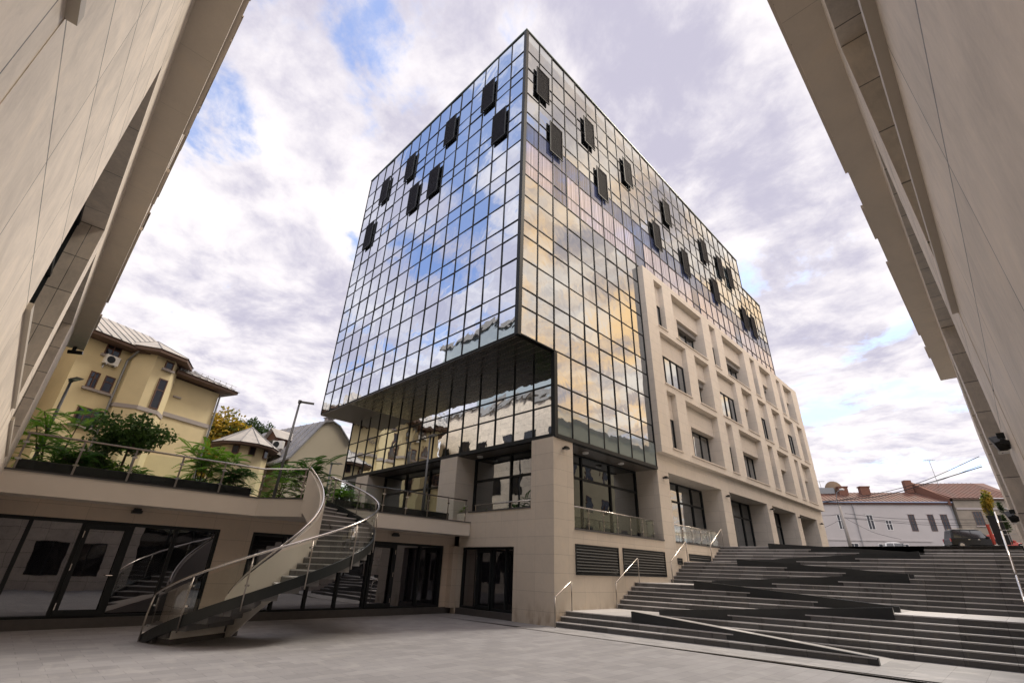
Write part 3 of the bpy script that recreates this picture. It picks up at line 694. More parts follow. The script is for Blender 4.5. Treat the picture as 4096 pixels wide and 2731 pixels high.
# ramps: (side of low end, front line y at XL, at XR, back line at XL, at XR, z at XL, z at XR)
RAMPS = [(15.0, 14.4, 16.8, 16.2, 3, 0), (16.8, 17.7, 18.2, 18.8, 3, 6), (19.7, 18.8, 21.4, 20.85, 9, 6), (21.4, 22.2, 22.9, 23.5, 9, 12),
         (24.4, 23.5, 26.0, 25.4, 15, 12), (26.0, 26.8, 27.55, 28.1, 15, 18), (29.05, 28.1, 29.06, 28.4, 21, 18)]
ST = thing('outdoor_steps', 'wide dark granite flight of steps with a zigzag ramp rising to the street', 'steps', (XS, 14.4, 0))
def sp_(mb, name, mats, kind=None, smooth=False):
    mb.v = [(a-XS, b+sk(a)-14.4, c) for a, b, c in mb.v]; return mb.build(name, mats, ST, kind, smooth)
XE = .17
def lin(a, b): return lambda x: a+(b-a)*(x-XLf)/(XRt-XLf)
mb = MB(); ED = 29.35
def step_piece(poly, k):
    if len(poly) < 3: return
    z = RI*k; a = sum(poly[i][0]*poly[(i+1) % len(poly)][1]-poly[(i+1) % len(poly)][0]*poly[i][1] for i in range(len(poly)))
    if abs(a) < .004: return
    mb.cur = 0; mb.prism(poly, max(-.02, z-.6), z-.03)
    mb.cur = 1
    ymin = min(p[1] for p in poly)
    mb.prism([(p[0], p[1]-(.018 if p[1] < ymin+.002 else 0)) for p in poly], z-.03, z)
def nexty(Y, k): return Y[k+1] if k+1 < len(Y) else ED
for k in range(21):
    mb_y0, mb_y1 = LY[k], nexty(LY, k)
    step_piece([(XS+.005, mb_y0), (XLf, mb_y0), (XLf, mb_y1), (XS+.005, mb_y1)], k+1)
    mb_y0, mb_y1 = RY[k], nexty(RY, k)
    step_piece([(XRt, mb_y0), (XE, mb_y0), (XE, mb_y1), (XRt, mb_y1)], k+1)
# middle zones: left type before ramp 1, between ramps 2-3, 4-5, 6-7 ; right type between 1-2, 3-4, 5-6
zones = [(LY, None, RAMPS[0]), (RY, RAMPS[0], RAMPS[1]), (LY, RAMPS[1], RAMPS[2]), (RY, RAMPS[2], RAMPS[3]), (LY, RAMPS[3], RAMPS[4]), (RY, RAMPS[4], RAMPS[5]), (LY, RAMPS[5], RAMPS[6])]
for Y, rb, rf in zones:
    for k in range(21):
        p = [(XLf, Y[k]), (XRt, Y[k]), (XRt, nexty(Y, k)), (XLf, nexty(Y, k))]
        if rb: f1 = lin(rb[2], rb[3]); p = inter(p, lambda q: q[1]-f1(q[0]))
        if rf and len(p) > 2: f2 = lin(rf[0], rf[1]); p = inter(p, lambda q: f2(q[0])-q[1])
        if len(p) > 2: step_piece(p, k+1)
sp_(mb, 'flight', [M['riser'], M['tread']])
for (fl, fr_, bl, br, zl, zr) in RAMPS:
    zf = lambda p: RI*(zl+(zr-zl)*(p[0]-XLf)/(XRt-XLf))
    mr = MB(); poly = [(XLf, fl), (XRt, fr_), (XRt, br), (XLf, bl)]
    mr.prism(poly, -.02, 0, top=lambda p: zf(p)+.004)
    sp_(mr, 'ramp', M['tread'])
    mw = MB(); t = .11; poly = [(XLf, fl-.02), (XRt, fr_-.02), (XRt, fr_+t), (XLf, fl+t)]
    mw.prism(poly, -.01, 0, top=lambda p: zf(p)+.155)
    sp_(mw, 'ramp_wall', M['ramp_wall'])
# handrails at the side of the steps
def handrail(y0, z0, y1, z1, x, label):
    h = thing('handrail', label, 'handrail', (x, y0, z0), 0, 'short stainless handrails on the wall side of the steps')
    H_ = .93; rail = MB(); rail.tube([(0, 0, H_-.02), (0, .03, H_), (0, (y1-y0)-.03, z1-z0+H_), (0, y1-y0, z1-z0+H_-.02)], .024, 10)
    rail.build('rail', M['steel'], h, smooth=True)
    for yy, zz_ in ((0, 0), (y1-y0, z1-z0)): MB().tube([(0, yy, zz_-.02), (0, yy, zz_+H_-.02)], .022, 10).build('post', M['steel_dull'], h, smooth=True)
hx = -11.85
handrail(14.17, 0, 15.10, .47, hx, 'lowest short steel handrail at the foot of the steps beside the corner pillar')
handrail(17.96, .47, 19.76, 1.41, hx, 'second steel handrail up from the bottom, in front of the two wide louvres')
handrail(22.72, 1.41, 24.47, 2.35, hx, 'third steel handrail up, beside the small square louvre')
handrail(27.35, 2.35, 29.12, 3.29, hx, 'topmost short steel handrail at the head of the steps by the arcade balustrade')
def longrail(y0, z0, y1, z1, label):
    x = -.24; h = thing('handrail', label, 'handrail', (x, y0, z0), 0, 'long steel handrails along the right wall')
    r = MB(); r.tube([(0, 0, .9), (0, y1-y0, z1-z0+.9)], .03, 10).build('rail', M['steel'], h, smooth=True)
    for t in (.04, .5, .96): MB().tube([(.4, (y1-y0)*t, (z1-z0)*t+.84), (.02, (y1-y0)*t, (z1-z0)*t+.84), (0, (y1-y0)*t, (z1-z0)*t+.88)], .012, 6).build('bracket', M['steel_dull'], h)
longrail(27.0, 2.82, 30.1, 3.75, 'upper length of steel handrail on the right wall near the parked car')
longrail(21.2, 1.2, 26.7, 2.72, 'middle length of steel handrail on the right wall')
longrail(16.6, .15, 20.9, 1.12, 'lower length of steel handrail on the right wall')
# drain slot
dm = MB(); 
def dy(x): return 13.17+.055*(x+9)
dm.quad((-12.4, dy(-12.4), .008), (3, dy(3), .008), (3, dy(3)+.06, .008), (-12.4, dy(-12.4)+.06, .008))
tag(dm.build('drain_channel', M['steel_dull']), 'narrow slotted drain line crossing the paving in front of the steps', 'drain')
dm = MB()
k = 0; x = -12.3
while x < 2.9: dm.quad((x, dy(x)+.015, .0115), (x+.025, dy(x)+.015, .0115), (x+.025, dy(x)+.045, .0115), (x, dy(x)+.045, .0115)); x += .055
o = dm.build('drain_slots', M['black']); o.parent = [q for q in col.objects if q.name == 'drain_channel'][0]; o['kind'] = 'stuff'

# ================================================================== SPIRAL STAIR
CX, CY = -14.87, 5.60; T0, T1 = -1.467, 2.289; RO, RN = 2.62, .98
SP = thing('spiral_staircase', 'curved outdoor staircase with pale inner wall, dark steps and glass balustrade', 'staircase', (CX, CY, 0))
ZT = 3.54; NS = 23
def fz(t): return ZT*(t-T0)/(T1-T0)+.03
def pol(r, t, z): return (r*math.cos(t), r*math.sin(t), z)
for_steps = MB()
for k in range(NS-1):
    a0 = T0+(T1-T0)*(k)/(NS-1); a1 = T0+(T1-T0)*(k+1)/(NS-1)+.012; z = ZT*(k+1)/NS
    n = 3
    for j in range(n):
        b0 = a0+(a1-a0)*j/n; b1 = a0+(a1-a0)*(j+1)/n
        for (z0, z1, cur, e) in ((z-ZT/NS-.03, z-.03, 0, 0), (z-.03, z, 1, .0)):
            for_steps.cur = cur; for_steps.prism([pol(RN+.06, b0, 0)[:2], pol(RO-.03, b0-(.012 if (cur and j == 0) else 0), 0)[:2], pol(RO-.03, b1, 0)[:2], pol(RN+.06, b1, 0)[:2]], max(z0, .0), z1)
for_steps.build('steps', [M['riser'], M['tread']], SP)
def band(r0, r1, lo, hi, ta, tb, n, name, mat, smooth=True, parent=SP):
    mb = MB()
    for k in range(n+1):
        t = ta+(tb-ta)*k/n
        for r, z in ((r0, lo(t)), (r1, lo(t)), (r1, hi(t)), (r0, hi(t))): mb.v.append(pol(r, t, z))
    for k in range(n):
        a = 4*k; b = a+4
        for i in range(4): j = (i+1) % 4; mb.f.append((a+i, a+j, b+j, b+i)); mb.mi.append(0)
    mb.f.append((3, 2, 1, 0)); mb.mi.append(0); mb.f.append((4*n, 4*n+1, 4*n+2, 4*n+3)); mb.mi.append(0)
    o = mb.build(name, mat, parent); return o
band(RO-.03, RO+.02, lambda t: max(0, fz(t)-.13), lambda t: fz(t)+.11, T0-.03, T1, 70, 'stringer', M['string'])
band(RN-.09, RN+.06, lambda t: max(.0, fz(t)-.42), lambda t: fz(t)+.80, T0+.0, T1, 70, 'inner_wall', M['render'])
def helix(r, off, ta, tb, n): return [pol(r, ta+(tb-ta)*k/n, fz(ta+(tb-ta)*k/n)+off) for k in range(n+1)]
MB().tube(helix(RO, .90, T0, T1, 80), .027, 10).build('outer_handrail', M['steel'], SP, smooth=True)
MB().tube(helix(RN, .90, T0, T1, 60), .026, 10).build('inner_handrail', M['steel'], SP, smooth=True)
band(RO-.055, RO-.045, lambda t: fz(t)+.06, lambda t: fz(t)+.80, T0+.03, T1-.02, 70, 'glass_panel', M['glass'])
for k in range(9):
    t = T0+.0+(T1-T0)*k/8
    mb = MB(); mb.tube([pol(RO+.04, t, max(0, fz(t)-.22)), pol(RO+.04, t, fz(t)+.5), pol(RO, t, fz(t)+.88)], .018, 8); p = mb.build('post', M['steel_dull'], SP, smooth=True)
    for dz in (.28, .68):
        c = MB(); a = Vector(pol(RO-.07, t+.0, fz(t)+dz)); b = Vector(pol(RO-.035, t, fz(t)+dz)); tt = Vector((-math.sin(t), math.cos(t), 0))*.045
        c.bar(b-tt, b+tt, .03, .04); c.build('clamp', M['chrome'], p)
for k in range(5):
    t = T0+.25+(T1-T0-.4)*k/4
    MB().tube([pol(RN-.015, t, fz(t)+.78), pol(RN-.0, t, fz(t)+.89)], .01, 6).build('bracket', M['steel_dull'], SP)
base = [(-15.02, 3.05), (-14.57, 3.06), (-13.72, 3.36), (-14.60, 5.02), (-15.02, 4.85)]
hts = {0: .10, 1: .13, 2: .32, 3: .72, 4: .72}
bl = MB(); i0 = 0
pts = [(p[0]-CX, p[1]-CY) for p in base]
bl.v = [(a, b, .10) for a, b in pts]+[(pts[i][0], pts[i][1], hts[i]+.02) for i in range(5)]
bl.f = [(4, 3, 2, 1, 0), (5, 6, 7, 8, 9)]+[(i, (i+1) % 5, 5+(i+1) % 5, 5+i) for i in range(5)]; bl.mi = [0]*7
bl.build('support_block', M['render'], SP)
MB().prism([(a*1.0, b) for a, b in pts], 0, .105).build('block_plinth', M['plinth'], SP)

# ================================================================== BALUSTRADES
def balustrade(pts, z, label, seg=1.15, H_=.89, glass=True, name='glass_balustrade', off=0.0, planter=None):
    o0 = Vector((pts[0][0], pts[0][1], z)); b = thing(name, label, 'balustrade', o0, 0, 'steel and glass balustrades')
    P = [Vector((p[0], p[1], 0))-Vector((o0.x, o0.y, 0)) for p in pts]
    MB().tube([p+Vector((0, 0, H_)) for p in P], .026, 10).build('handrail', M['steel'], b, smooth=True)
    for p, q in zip(P, P[1:]):
        L = (q-p).length; n = max(1, round(L/seg)); d = (q-p)/L; nn = Vector((d.y, -d.x, 0))
        for k in range(n+1):
            if k == n and q is not P[-1]: continue
            c = p+d*(L*k/n)+d*(.06 if k == 0 else (-.06 if k == n else 0))
            po = MB().bar(c+Vector((0, 0, 0)), c+Vector((0, 0, H_-.02)), .045, .015, up=nn).build('post', M['steel_dull'], b)
            if glass:
                m_ = MB()
                for dz in (.25, .66): m_.bar(c-d*.06+Vector((0, 0, dz)), c+d*.06+Vector((0, 0, dz)), .035, .045)
                cl_ = MB(); cl_.v = m_.v[:8]; cl_.f = m_.f[:6]; cl_.mi = m_.mi[:6]; cl_.build('clamp', M['chrome'], po)
                cl_ = MB(); cl_.v = m_.v[8:]; cl_.f = [tuple(i-8 for i in f) for f in m_.f[6:]]; cl_.mi = m_.mi[6:]; cl_.build('clamp', M['chrome'], po)
        if glass:
            for k in range(n):
                a = p+d*(L*k/n+.04); e = p+d*(L*(k+1)/n-.04); MB().bar(a+Vector((0, 0, .43)), e+Vector((0, 0, .43)), .010, .74).build('glass_panel', M['glass'], b)
    return b
ZD = 3.54
balustrade([(-16.90, -.38), (-16.93, 5.40), (-15.66, 6.33)], ZD, 'long glass balustrade on the terrace edge left of the curved stair', 1.16)
balustrade([(-16.62, 7.58), (-16.90, 7.85), (-16.90, YF-.2)], ZD, 'glass balustrade on the terrace edge between the curved stair and the tower', 1.13)
balustrade([(-12.16, 15.68), (-12.16, 22.0), (-12.6, 22.0)], 3.26, 'glass balustrade in the first arcade bay above the two wide louvres', 1.06, .82)
balustrade([(-12.16, 23.86), (-12.16, 29.15), (-12.9, 29.15)], 3.26, 'glass balustrade in the second arcade bay beside the head of the steps', 1.06, .82)
balustrade([(-16.7, YF+.1), (-13.25, YF+.1)], 3.99, 'low steel rail on top of the stone wall left of the corner pillar', 1.1, .26, False, 'low_rail')
# black planters behind the balustrade
for (x0, y0, x1, y1, lab) in ((-17.6, -.3, -17.05, 5.2, 'long black planter box behind the left terrace balustrade'), (-17.75, 8.1, -17.05, 13.3, 'black planter box behind the balustrade near the tower')):
    mb = MB().box(x0, y0, 3.54, x1, y1, 3.80); mb.v = [(a-x0, b-y0, c-3.54) for a, b, c in mb.v]
    p = thing('planter', lab, 'planter', (x0, y0, 3.54)); mb.build('trough', M['planter'], p)
    MB().box(.04, .04, .2, x1-x0-.04, y1-y0-.04, .275).build('soil', M['earth'], p)

# ================================================================== WALL LAMPS
def spotlight(p, nrm, label, s=1., group='black wall spotlights'):
    o = thing('wall_spotlight', label, 'spotlight', p, math.atan2(nrm[1], nrm[0]), group)
    MB().box(0, -.05*s, -.03*s, .05*s, .05*s, .05*s).build('wall_bracket', M['black'], o)
    h = MB(); h.tube([(.05*s, 0, .02*s), (.15*s, 0, .02*s)], .018*s, 8); h.prism([(.08*s, -.12*s), (.30*s, -.12*s), (.30*s, .12*s), (.08*s, .12*s)], -.05*s, .03*s); h.box(.12*s, -.09*s, .03*s, .26*s, .09*s, .08*s)
    hd = h.build('lamp_head', M['black'], o); MB().box(.10*s, -.10*s, -.058*s, .28*s, .10*s, -.052*s).build('lens', M['lampgrey'], hd)
    return o
for y, z, lab in ((14.97, 6.22, 'black spotlight high on the corner pillar above the courtyard'), (23.2, 6.25, 'black spotlight on the second arcade pillar from the corner'), (31.1, 6.28, 'black spotlight on the third arcade pillar from the corner'),
                (38.95, 6.30, 'black spotlight on the fourth arcade pillar from the corner'), (45.45, 6.32, 'black spotlight on the fifth arcade pillar from the corner'), (51.6, 6.34, 'black spotlight on the last arcade pillar near the street')):
    spotlight((XS, y, z), (1, 0), lab, .9)
spotlight((-17.8, 11.15, 2.82), (1, 0), 'black spotlight on the stone band below the terrace right of the curved stair', 1.0)
spotlight((-17.8, 2.52, 2.86), (1, 0), 'black spotlight on the stone band below the terrace left of the curved stair', 1.0)
spotlight((-9.9, -.47, 2.75), (0, 1), 'black spotlight low on the left wall at the photo edge', .5)
spotlight((-14.9, -.47, 2.72), (0, 1), 'second black spotlight low on the left wall, farther from the camera', .5)
def floodlight(p, label, s=1.):
    o = thing('floodlight', label, 'floodlight', p, math.pi, 'black floodlights on the right wall')
    b = MB(); b.bar((0, -.11*s, .02*s), (.09*s, -.11*s, .05*s), .012, .03); b.build('bracket', M['black'], o); MB().bar((0, .11*s, .02*s), (.09*s, .11*s, .05*s), .012, .03).build('bracket', M['black'], o)
    h = MB(); h.tube([(.03*s, 0, .06*s), (.155*s, 0, .02*s)], .105*s, 4, .13*s); hd = h.build('lamp_head', M['black'], o); bv = hd.modifiers.new('bevel', 'BEVEL'); bv.width = .01; bv.segments = 2
    MB().box(.02*s, -.06*s, .10*s, .10*s, .06*s, .17*s).build('gear_box', M['frame'], hd); MB().box(.04*s, -.09*s, -.085*s, .15*s, .09*s, -.075*s).build('lens', M['white'], hd)
floodlight((.19, 5.1, 2.66), 'large black floodlight on the right wall close to the camera', .56)
floodlight((.19, 13.3, 2.87), 'small black floodlight on the right wall above the upper handrail', .95)
# surveillance camera under the left soffit
cc = thing('security_camera', 'small black bullet camera under the end of the left overhang', 'camera', (-19.0, -.30, 7.48))
MB().cyl((0, 0, -.12), .05, .12, 12).build('mount', M['black'], cc); MB().tube([(-.02, -.12, -.19), (.06, .22, -.15)], .06, 12).build('camera_body', M['black'], cc)
# ceiling lamps in the arcade
for x, y, lab in ((-17.3, 15.1, 'round white ceiling lamp in the left arcade bay'), (-12.7, 17.4, 'round white ceiling lamp in the first arcade bay, nearest the corner'), (-12.7, 20.3, 'second round white ceiling lamp in the first arcade bay')):
    o = thing('ceiling_lamp', lab, 'ceiling lamp', (x, y, 6.615), 0, 'round white arcade ceiling lamps')
    MB().cyl((0, 0, -.06), .15, .06, 20).build('housing', M['white'], o, smooth=False); MB().cyl((0, 0, -.075), .12, .014, 20).build('diffuser', M['white'], o)
# ================================================================== LAMP POSTS on the terrace
def lamppost(p, h, label, arm=None, heads=1, tilt=0):
    o = thing('lamp_post', label, 'lamp post', p, arm or 0., 'grey lamp posts on the terrace')
    MB().tube([(0, 0, 0), (tilt, 0, h)], .06, 10, .04).build('pole', M['lampgrey'], o, smooth=True)
    a = MB(); a.cyl((tilt, 0, h-.05), .07, .12, 10); a.box(tilt, -.10, h-.005, tilt+.55, .10, h+.03)
    hd = a.build('lamp_head', M['lampgrey'], o)
    MB().box(tilt+.2, -.07, h-.015, tilt+.5, .07, h-.008).build('lens', M['white'], hd); return o
def at(az, el, d):
    a = R(az); return Vector((math.sin(a)*d, math.cos(a)*d, 1.7+math.tan(R(el))*d))
lamppost((-21.4, -.05, ZD), 3.5, 'tall grey lamp post at the far left in front of the yellow villa', arm=R(20))
lamppost((-19.2, 6.68, ZD), 4.05, 'leaning grey double-headed lamp post rising between the stair and the gabled house', arm=R(70), tilt=.12)
lamppost((-24.0, 2.72, ZD), 1.95, 'low grey lamp behind the terrace glass in front of the yellow villa', arm=R(200))
lamppost((-24.5, 11.05, ZD), 2.9, 'small grey lamp post beside the cream gable wall', arm=R(40))
lamppost((-18.0, 12.57, ZD), 3.62, 'grey lamp post standing in front of the mirrored lower glass of the tower', arm=R(-10))

# ================================================================== TREES
def frond_mesh(L, n, droop, w=.05, leaf=.19, serr=True):
    """compound leaf: a rachis with paired narrow leaflets"""
    mb = MB(); prev = None
    for k in range(n+1):
        t = k/n; p = Vector((L*t, 0, .25*L*t-droop*L*t*t))
        if prev is not None: mb.quad(prev+Vector((0, -.004, 0)), p+Vector((0, -.003, 0)), p+Vector((0, .003, 0)), prev+Vector((0, .004, 0)))
        if k > 1:
            ll = leaf*(.55+.9*t*(1-t)*2)*(1.15-.45*t)
            for s in (-1, 1):
                d = Vector((.55, s*.85, -.32)).normalized()*ll; side = Vector((1, -s*.4, 0)).normalized()*w*.75
                mb.quad(p, p+d*.45+side, p+d, p+d*.45-side)
        prev = p
    return mb
def append(dst, src, M4):
    i = len(dst.v); dst.v += [tuple(M4 @ Vector(v)) for v in src.v]; dst.f += [tuple(i+a for a in f) for f in src.f]; dst.mi += src.mi
def sumac(p, h, spread, label, mat, seed, nf=46, stems=3, cat='tree', name='sumac_tree', fl=.85):
    rnd = random.Random(seed); o = thing(name, label, cat, p); tr = MB(); lf = MB(); tips = []
    for s in range(stems):
        a = rnd.uniform(0, 6.28); q = Vector((0, 0, 0)); pts = [q.copy()]; d = Vector((math.cos(a)*.25, math.sin(a)*.25, 1)).normalized(); L = h*rnd.uniform(.62, .9)
        for k in range(5):
            d = (d+Vector((rnd.uniform(-.2, .2), rnd.uniform(-.2, .2), .05))).normalized(); q = q+d*L/5; pts.append(q.copy())
        tr.tube(pts, .035*h/2.5, 6, .012); tips.append((pts[-1], d))
        for b in range(7):
            k = rnd.randint(1, 5); a2 = rnd.uniform(0, 6.28); dd = Vector((math.cos(a2), math.sin(a2), rnd.uniform(.3, .9))).normalized(); ln = spread*rnd.uniform(.25, .6)
            e = pts[k]+dd*ln; tr.tube([pts[k], pts[k]+dd*ln*.5+Vector((0, 0, .03)), e], .014, 5, .007); tips.append((e, dd))
    variants = [frond_mesh(fl*rnd.uniform(.7, 1.0), 19, rnd.uniform(.35, .75), .036, .17) for _ in range(4)]
    per = max(6, int(1.9*nf)//len(tips))
    for t, d in tips:
        a0 = rnd.uniform(0, 6.28)
        for k in range(per):
            a = a0+6.283*k/per+rnd.uniform(-.3, .3); pit = rnd.uniform(-.6, .15); s = rnd.uniform(.6, 1.1)*spread/1.5
            m4 = Matrix.Translation(t+Vector((0, 0, rnd.uniform(-.12, .05)))) @ Matrix.Rotation(a, 4, 'Z') @ Matrix.Rotation(pit, 4, 'Y') @ Matrix.Rotation(rnd.uniform(-.4, .4), 4, 'X') @ Matrix.Scale(s, 4)
            append(lf, rnd.choice(variants), m4)
    tr.build('trunk', M['bark'], o); lf.build('crown', M[mat], o); return o
def leafy(p, h, rx, ry, rz, label, mat, seed, n=3500, ls=.12, name='tree', blobs=14, trunk=.12, gap=.5, cat='tree', up=0.):
    rnd = random.Random(seed); o = thing(name, label, cat, p); tr = MB(); top = Vector((0, 0, h-rz)); C_ = []
    tr.tube([(0, 0, 0), (rnd.uniform(-.1, .1)*rx, 0, (h-rz)*.5), top], trunk, 8, trunk*.45)
    for b in range(blobs):
        while True:
            v = Vector((rnd.uniform(-1, 1), rnd.uniform(-1, 1), rnd.uniform(-1, 1)))
            if v.length < 1: break
        c = top+Vector((v.x*rx*.75, v.y*ry*.75, v.z*rz*.75)); C_.append((c, rnd.uniform(.28, .48)))
        tr.tube([top-Vector((0, 0, rz*.6)), top*.4+c*.6-Vector((0, 0, rz*.12)), c], trunk*.35, 5, trunk*.08)
    lf = MB()
    for k in range(n):
        c, s = C_[k % blobs]
        v = Vector((rnd.gauss(0, 1), rnd.gauss(0, 1), rnd.gauss(0, 1))).normalized()*(rnd.random()**.35)
        q = c+Vector((v.x*rx*s, v.y*ry*s, v.z*rz*s)); 
        a = Vector((rnd.gauss(0, 1), rnd.gauss(0, 1), rnd.gauss(0, .7)+up)).normalized(); b = a.cross(Vector((rnd.gauss(0, 1), rnd.gauss(0, 1), rnd.gauss(0, 1)))).normalized(); l = ls*rnd.uniform(.6, 1.3)
        lf.quad(q, q+a*l*.5+b*l*.28, q+a*l, q+a*l*.5-b*l*.28)
    tr.build('trunk', M['bark'], o); lf.build('crown', M[mat], o); return o
def gp(az, d, z=3.5): v = at(az, 0, d); return (v.x, v.y, z)
sumac(gp(-89.2, 20.5), 2.7, 1.45, 'largest bright green sumac at the left end of the terrace', 'sumac', 3, 58, 3, fl=1.0)
sumac(gp(-86.6, 21.0), 1.25, 1.2, 'low bright sumac bush behind the glass, second from the left wall', 'sumac', 4, 36, 3, 'shrub', 'sumac_shrub')
sumac(gp(-88.0, 18.8), .95, 1.0, 'dark green bush low behind the leftmost balustrade panels', 'sumac_dark', 14, 40, 4, 'shrub', 'sumac_shrub')
sumac(gp(-83.6, 20.0), .85, .95, 'small bright sumac seedling in front of the yellow villa wall', 'sumac', 5, 24, 2, 'shrub', 'sumac_shrub')
sumac(gp(-77.6, 21.5), 2.0, 1.35, 'green sumac in front of the autumn tree, left of the round turret', 'sumac', 6, 60, 4, fl=.95)
sumac(gp(-75.0, 21.0), 1.5, 1.2, 'darker green sumac in front of the round turret house', 'sumac_dark', 7, 46, 4)
sumac(gp(-70.6, 21.5), 1.7, 1.0, 'slender sumac just right of the double-headed lamp post', 'sumac', 8, 36, 3)
sumac(gp(-67.4, 22.5), 2.6, 1.6, 'tall dark sumac in front of the cream gable wall', 'sumac_dark', 9, 84, 4, fl=1.0)
sumac((-18.7, 9.1, 3.5), .95, .95, 'low green bush behind the glass right of the curved stair head', 'sumac', 10, 40, 4, 'shrub', 'sumac_shrub', .6)
sumac((-18.6, 14.9, 3.5), .9, .8, 'small green bush against the second tower pillar', 'sumac', 11, 18, 2, 'shrub', 'sumac_shrub', .6)
leafy(gp(-84.2, 20.0), 2.7, 1.05, 1.4, .85, 'dark broad-leaved tree with spreading crown in front of the yellow villa', 'broad', 21, 3200, .14, 'broadleaf_tree', 20, .05, up=-.5)
leafy(gp(-86.4, 20.5), 1.6, .7, 1.0, .6, 'dark shrubby growth below the broad-leaved tree', 'broad', 22, 1300, .15, 'broadleaf_shrub', 10, .03, cat='shrub', up=-.4)
leafy(gp(-77.2, 74), 16.5, 3.8, 4.6, 5.6, 'yellow and green autumn tree right of the yellow villa', 'autumn', 31, 17000, .50, 'autumn_tree', 30, .3)
leafy(gp(-73.3, 78), 18.0, 3.6, 3.6, 5.5, 'dark green spiky tree behind the turret house', 'conifer', 32, 13000, .45, 'dark_tree', 34, .25, up=1.2)
leafy(gp(-62.9, 75), 11.5, 2.5, 2.5, 4.0, 'dark green tree beyond the right end of the gable wall', 'conifer', 33, 3000, .3, 'dark_tree', 14, .2)
# ================================================================== BACKGROUND HOUSES
M['yellow'] = plain('yellow_stucco', (.63, .545, .34), .85, var=.16, vs=.8)
M['cream'] = plain('cream_stucco', (.62, .56, .43), .85, var=.10, vs=.7)
M['band'] = plain('grey_stone_band', (.34, .31, .30), .7)
M['wood'] = plain('brown_wood', (.10, .045, .028), .6, var=.15)
M['wood_dark'] = plain('brown_eaves', (.12, .075, .055), .7, var=.15)
M['wglass'] = glass_pane('house_window_glass', .0, behind='solid', bcol=(.02, .018, .02))
def roofmetal(name, c1, c2, per=.55, seams=True):
    m, N, b = new_mat(name); pos = N.node('ShaderNodeTexCoord').outputs['Object']; x, y, z = N.sep(pos)
    n = N.noise(pos, .8, 6, .65); c = N.mix(N.ramp(n, .35, .7), c1, c2); N.l.new(c, b.inputs['Base Color']); b.inputs['Roughness'].default_value = .75; b.inputs['Specular IOR Level'].default_value = .25; return m
M['zinc'] = roofmetal('zinc_roof', (.38, .37, .355), (.50, .47, .44)); M['rust'] = roofmetal('rusty_red_roof', (.145, .066, .046), (.115, .075, .062)); M['rust2'] = roofmetal('dull_red_roof', (.13, .048, .04), (.10, .05, .045))
M['zinc_d'] = roofmetal('grey_zinc_roof', (.25, .255, .27), (.34, .34, .35))
def house(name, label, p, azdir):
    return thing(name, label, 'house', (p[0], p[1], 0), R(90-azdir))
def win(par, s0, s1, z0, z1, y=0., sill=True, fr='wood', nx=2, depth=.10, cross=True, name='window'):
    """window on the local plane y=const facing -y"""
    t = .07; m_ = MB()
    m_.box(s0, y-.04, z0, s0+t, y+.06, z1).box(s1-t, y-.04, z0, s1, y+.06, z1).box(s0+t, y-.04, z0, s1-t, y+.06, z0+t).box(s0+t, y-.04, z1-t, s1-t, y+.06, z1)
    for k in range(1, nx): x = s0+(s1-s0)*k/nx; m_.box(x-.035, y-.035, z0+t, x+.035, y+.05, z1-t)
    if cross: m_.box(s0+t, y-.03, z0+(z1-z0)*.62-.03, s1-t, y+.04, z0+(z1-z0)*.62+.03)
    w = m_.build(name, M[fr], par)
    MB().quad((s0+.02, y-.012, z0+.02), (s1-.02, y-.012, z0+.02), (s1-.02, y-.012, z1-.02), (s0+.02, y-.012, z1-.02)).build('pane', M['wglass'], w)
    if sill: MB().box(s0-.15, y-.16, z0-.16, s1+.15, y-.001, z0-.003).build('sill', M['band'], w)
    return w
def ac_unit(p, rz, label):
    o = thing('air_conditioner', label, 'air conditioner', p, rz, 'white outdoor air conditioning units')
    MB().box(-.42, -.32, 0, .42, 0, .62).build('casing', M['white'], o)
    m_ = MB(); m_.tube([(-.1, -.325, .31), (-.1, -.34, .31)], .25, 20); m_.build('fan_grille', M['frame'], o)
    b = MB(); b.box(-.3, -.3, -.08, -.24, .02, -.002).box(.24, -.3, -.08, .30, .02, -.002); b.box(-.3, -.02, -.3, -.24, .02, -.08); b.build('bracket', M['steel_dull'], o); return o
# ---- yellow villa. local frame: +x along facade to the right, -y towards the viewer
K = 1.5
vd = 45.; vc = at(-78.46, 0, vd); AZV = -22.54
V = house('yellow_villa', 'yellow stucco villa with octagonal turret, zinc roof and grey stone band', vc, AZV)
def vz(z): return 1.7+(z-1.7)*K
def zs_(v): return v*K
wb = MB(); wb.box(zs_(-6.75), 0, 2.5, zs_(-2.9), 9, vz(10.45)).box(zs_(-2.9), 0.0, 2.5, 0, 7.5, vz(10.05))
wb.build('wall', M['yellow'], V)
def ring(cx, cy, r, n=8, a0=.3927): return [(cx+r*math.cos(a0+2*math.pi*k/n), cy+r*math.sin(a0+2*math.pi*k/n)) for k in range(n)]
tcx, tcy, trr = zs_(-3.72), .35, 1.75
MB().prism(ring(tcx, tcy, trr), 2.5, vz(10.55)).build('turret_wall', M['yellow'], V)
MB().prism(ring(tcx, tcy, trr+.07), vz(7.80), vz(7.98)).build('turret_band', M['band'], V)
MB().box(zs_(-2.62), -.09, vz(8.06), .09, 0-.002, vz(8.26)).build('stone_band', M['band'], V)
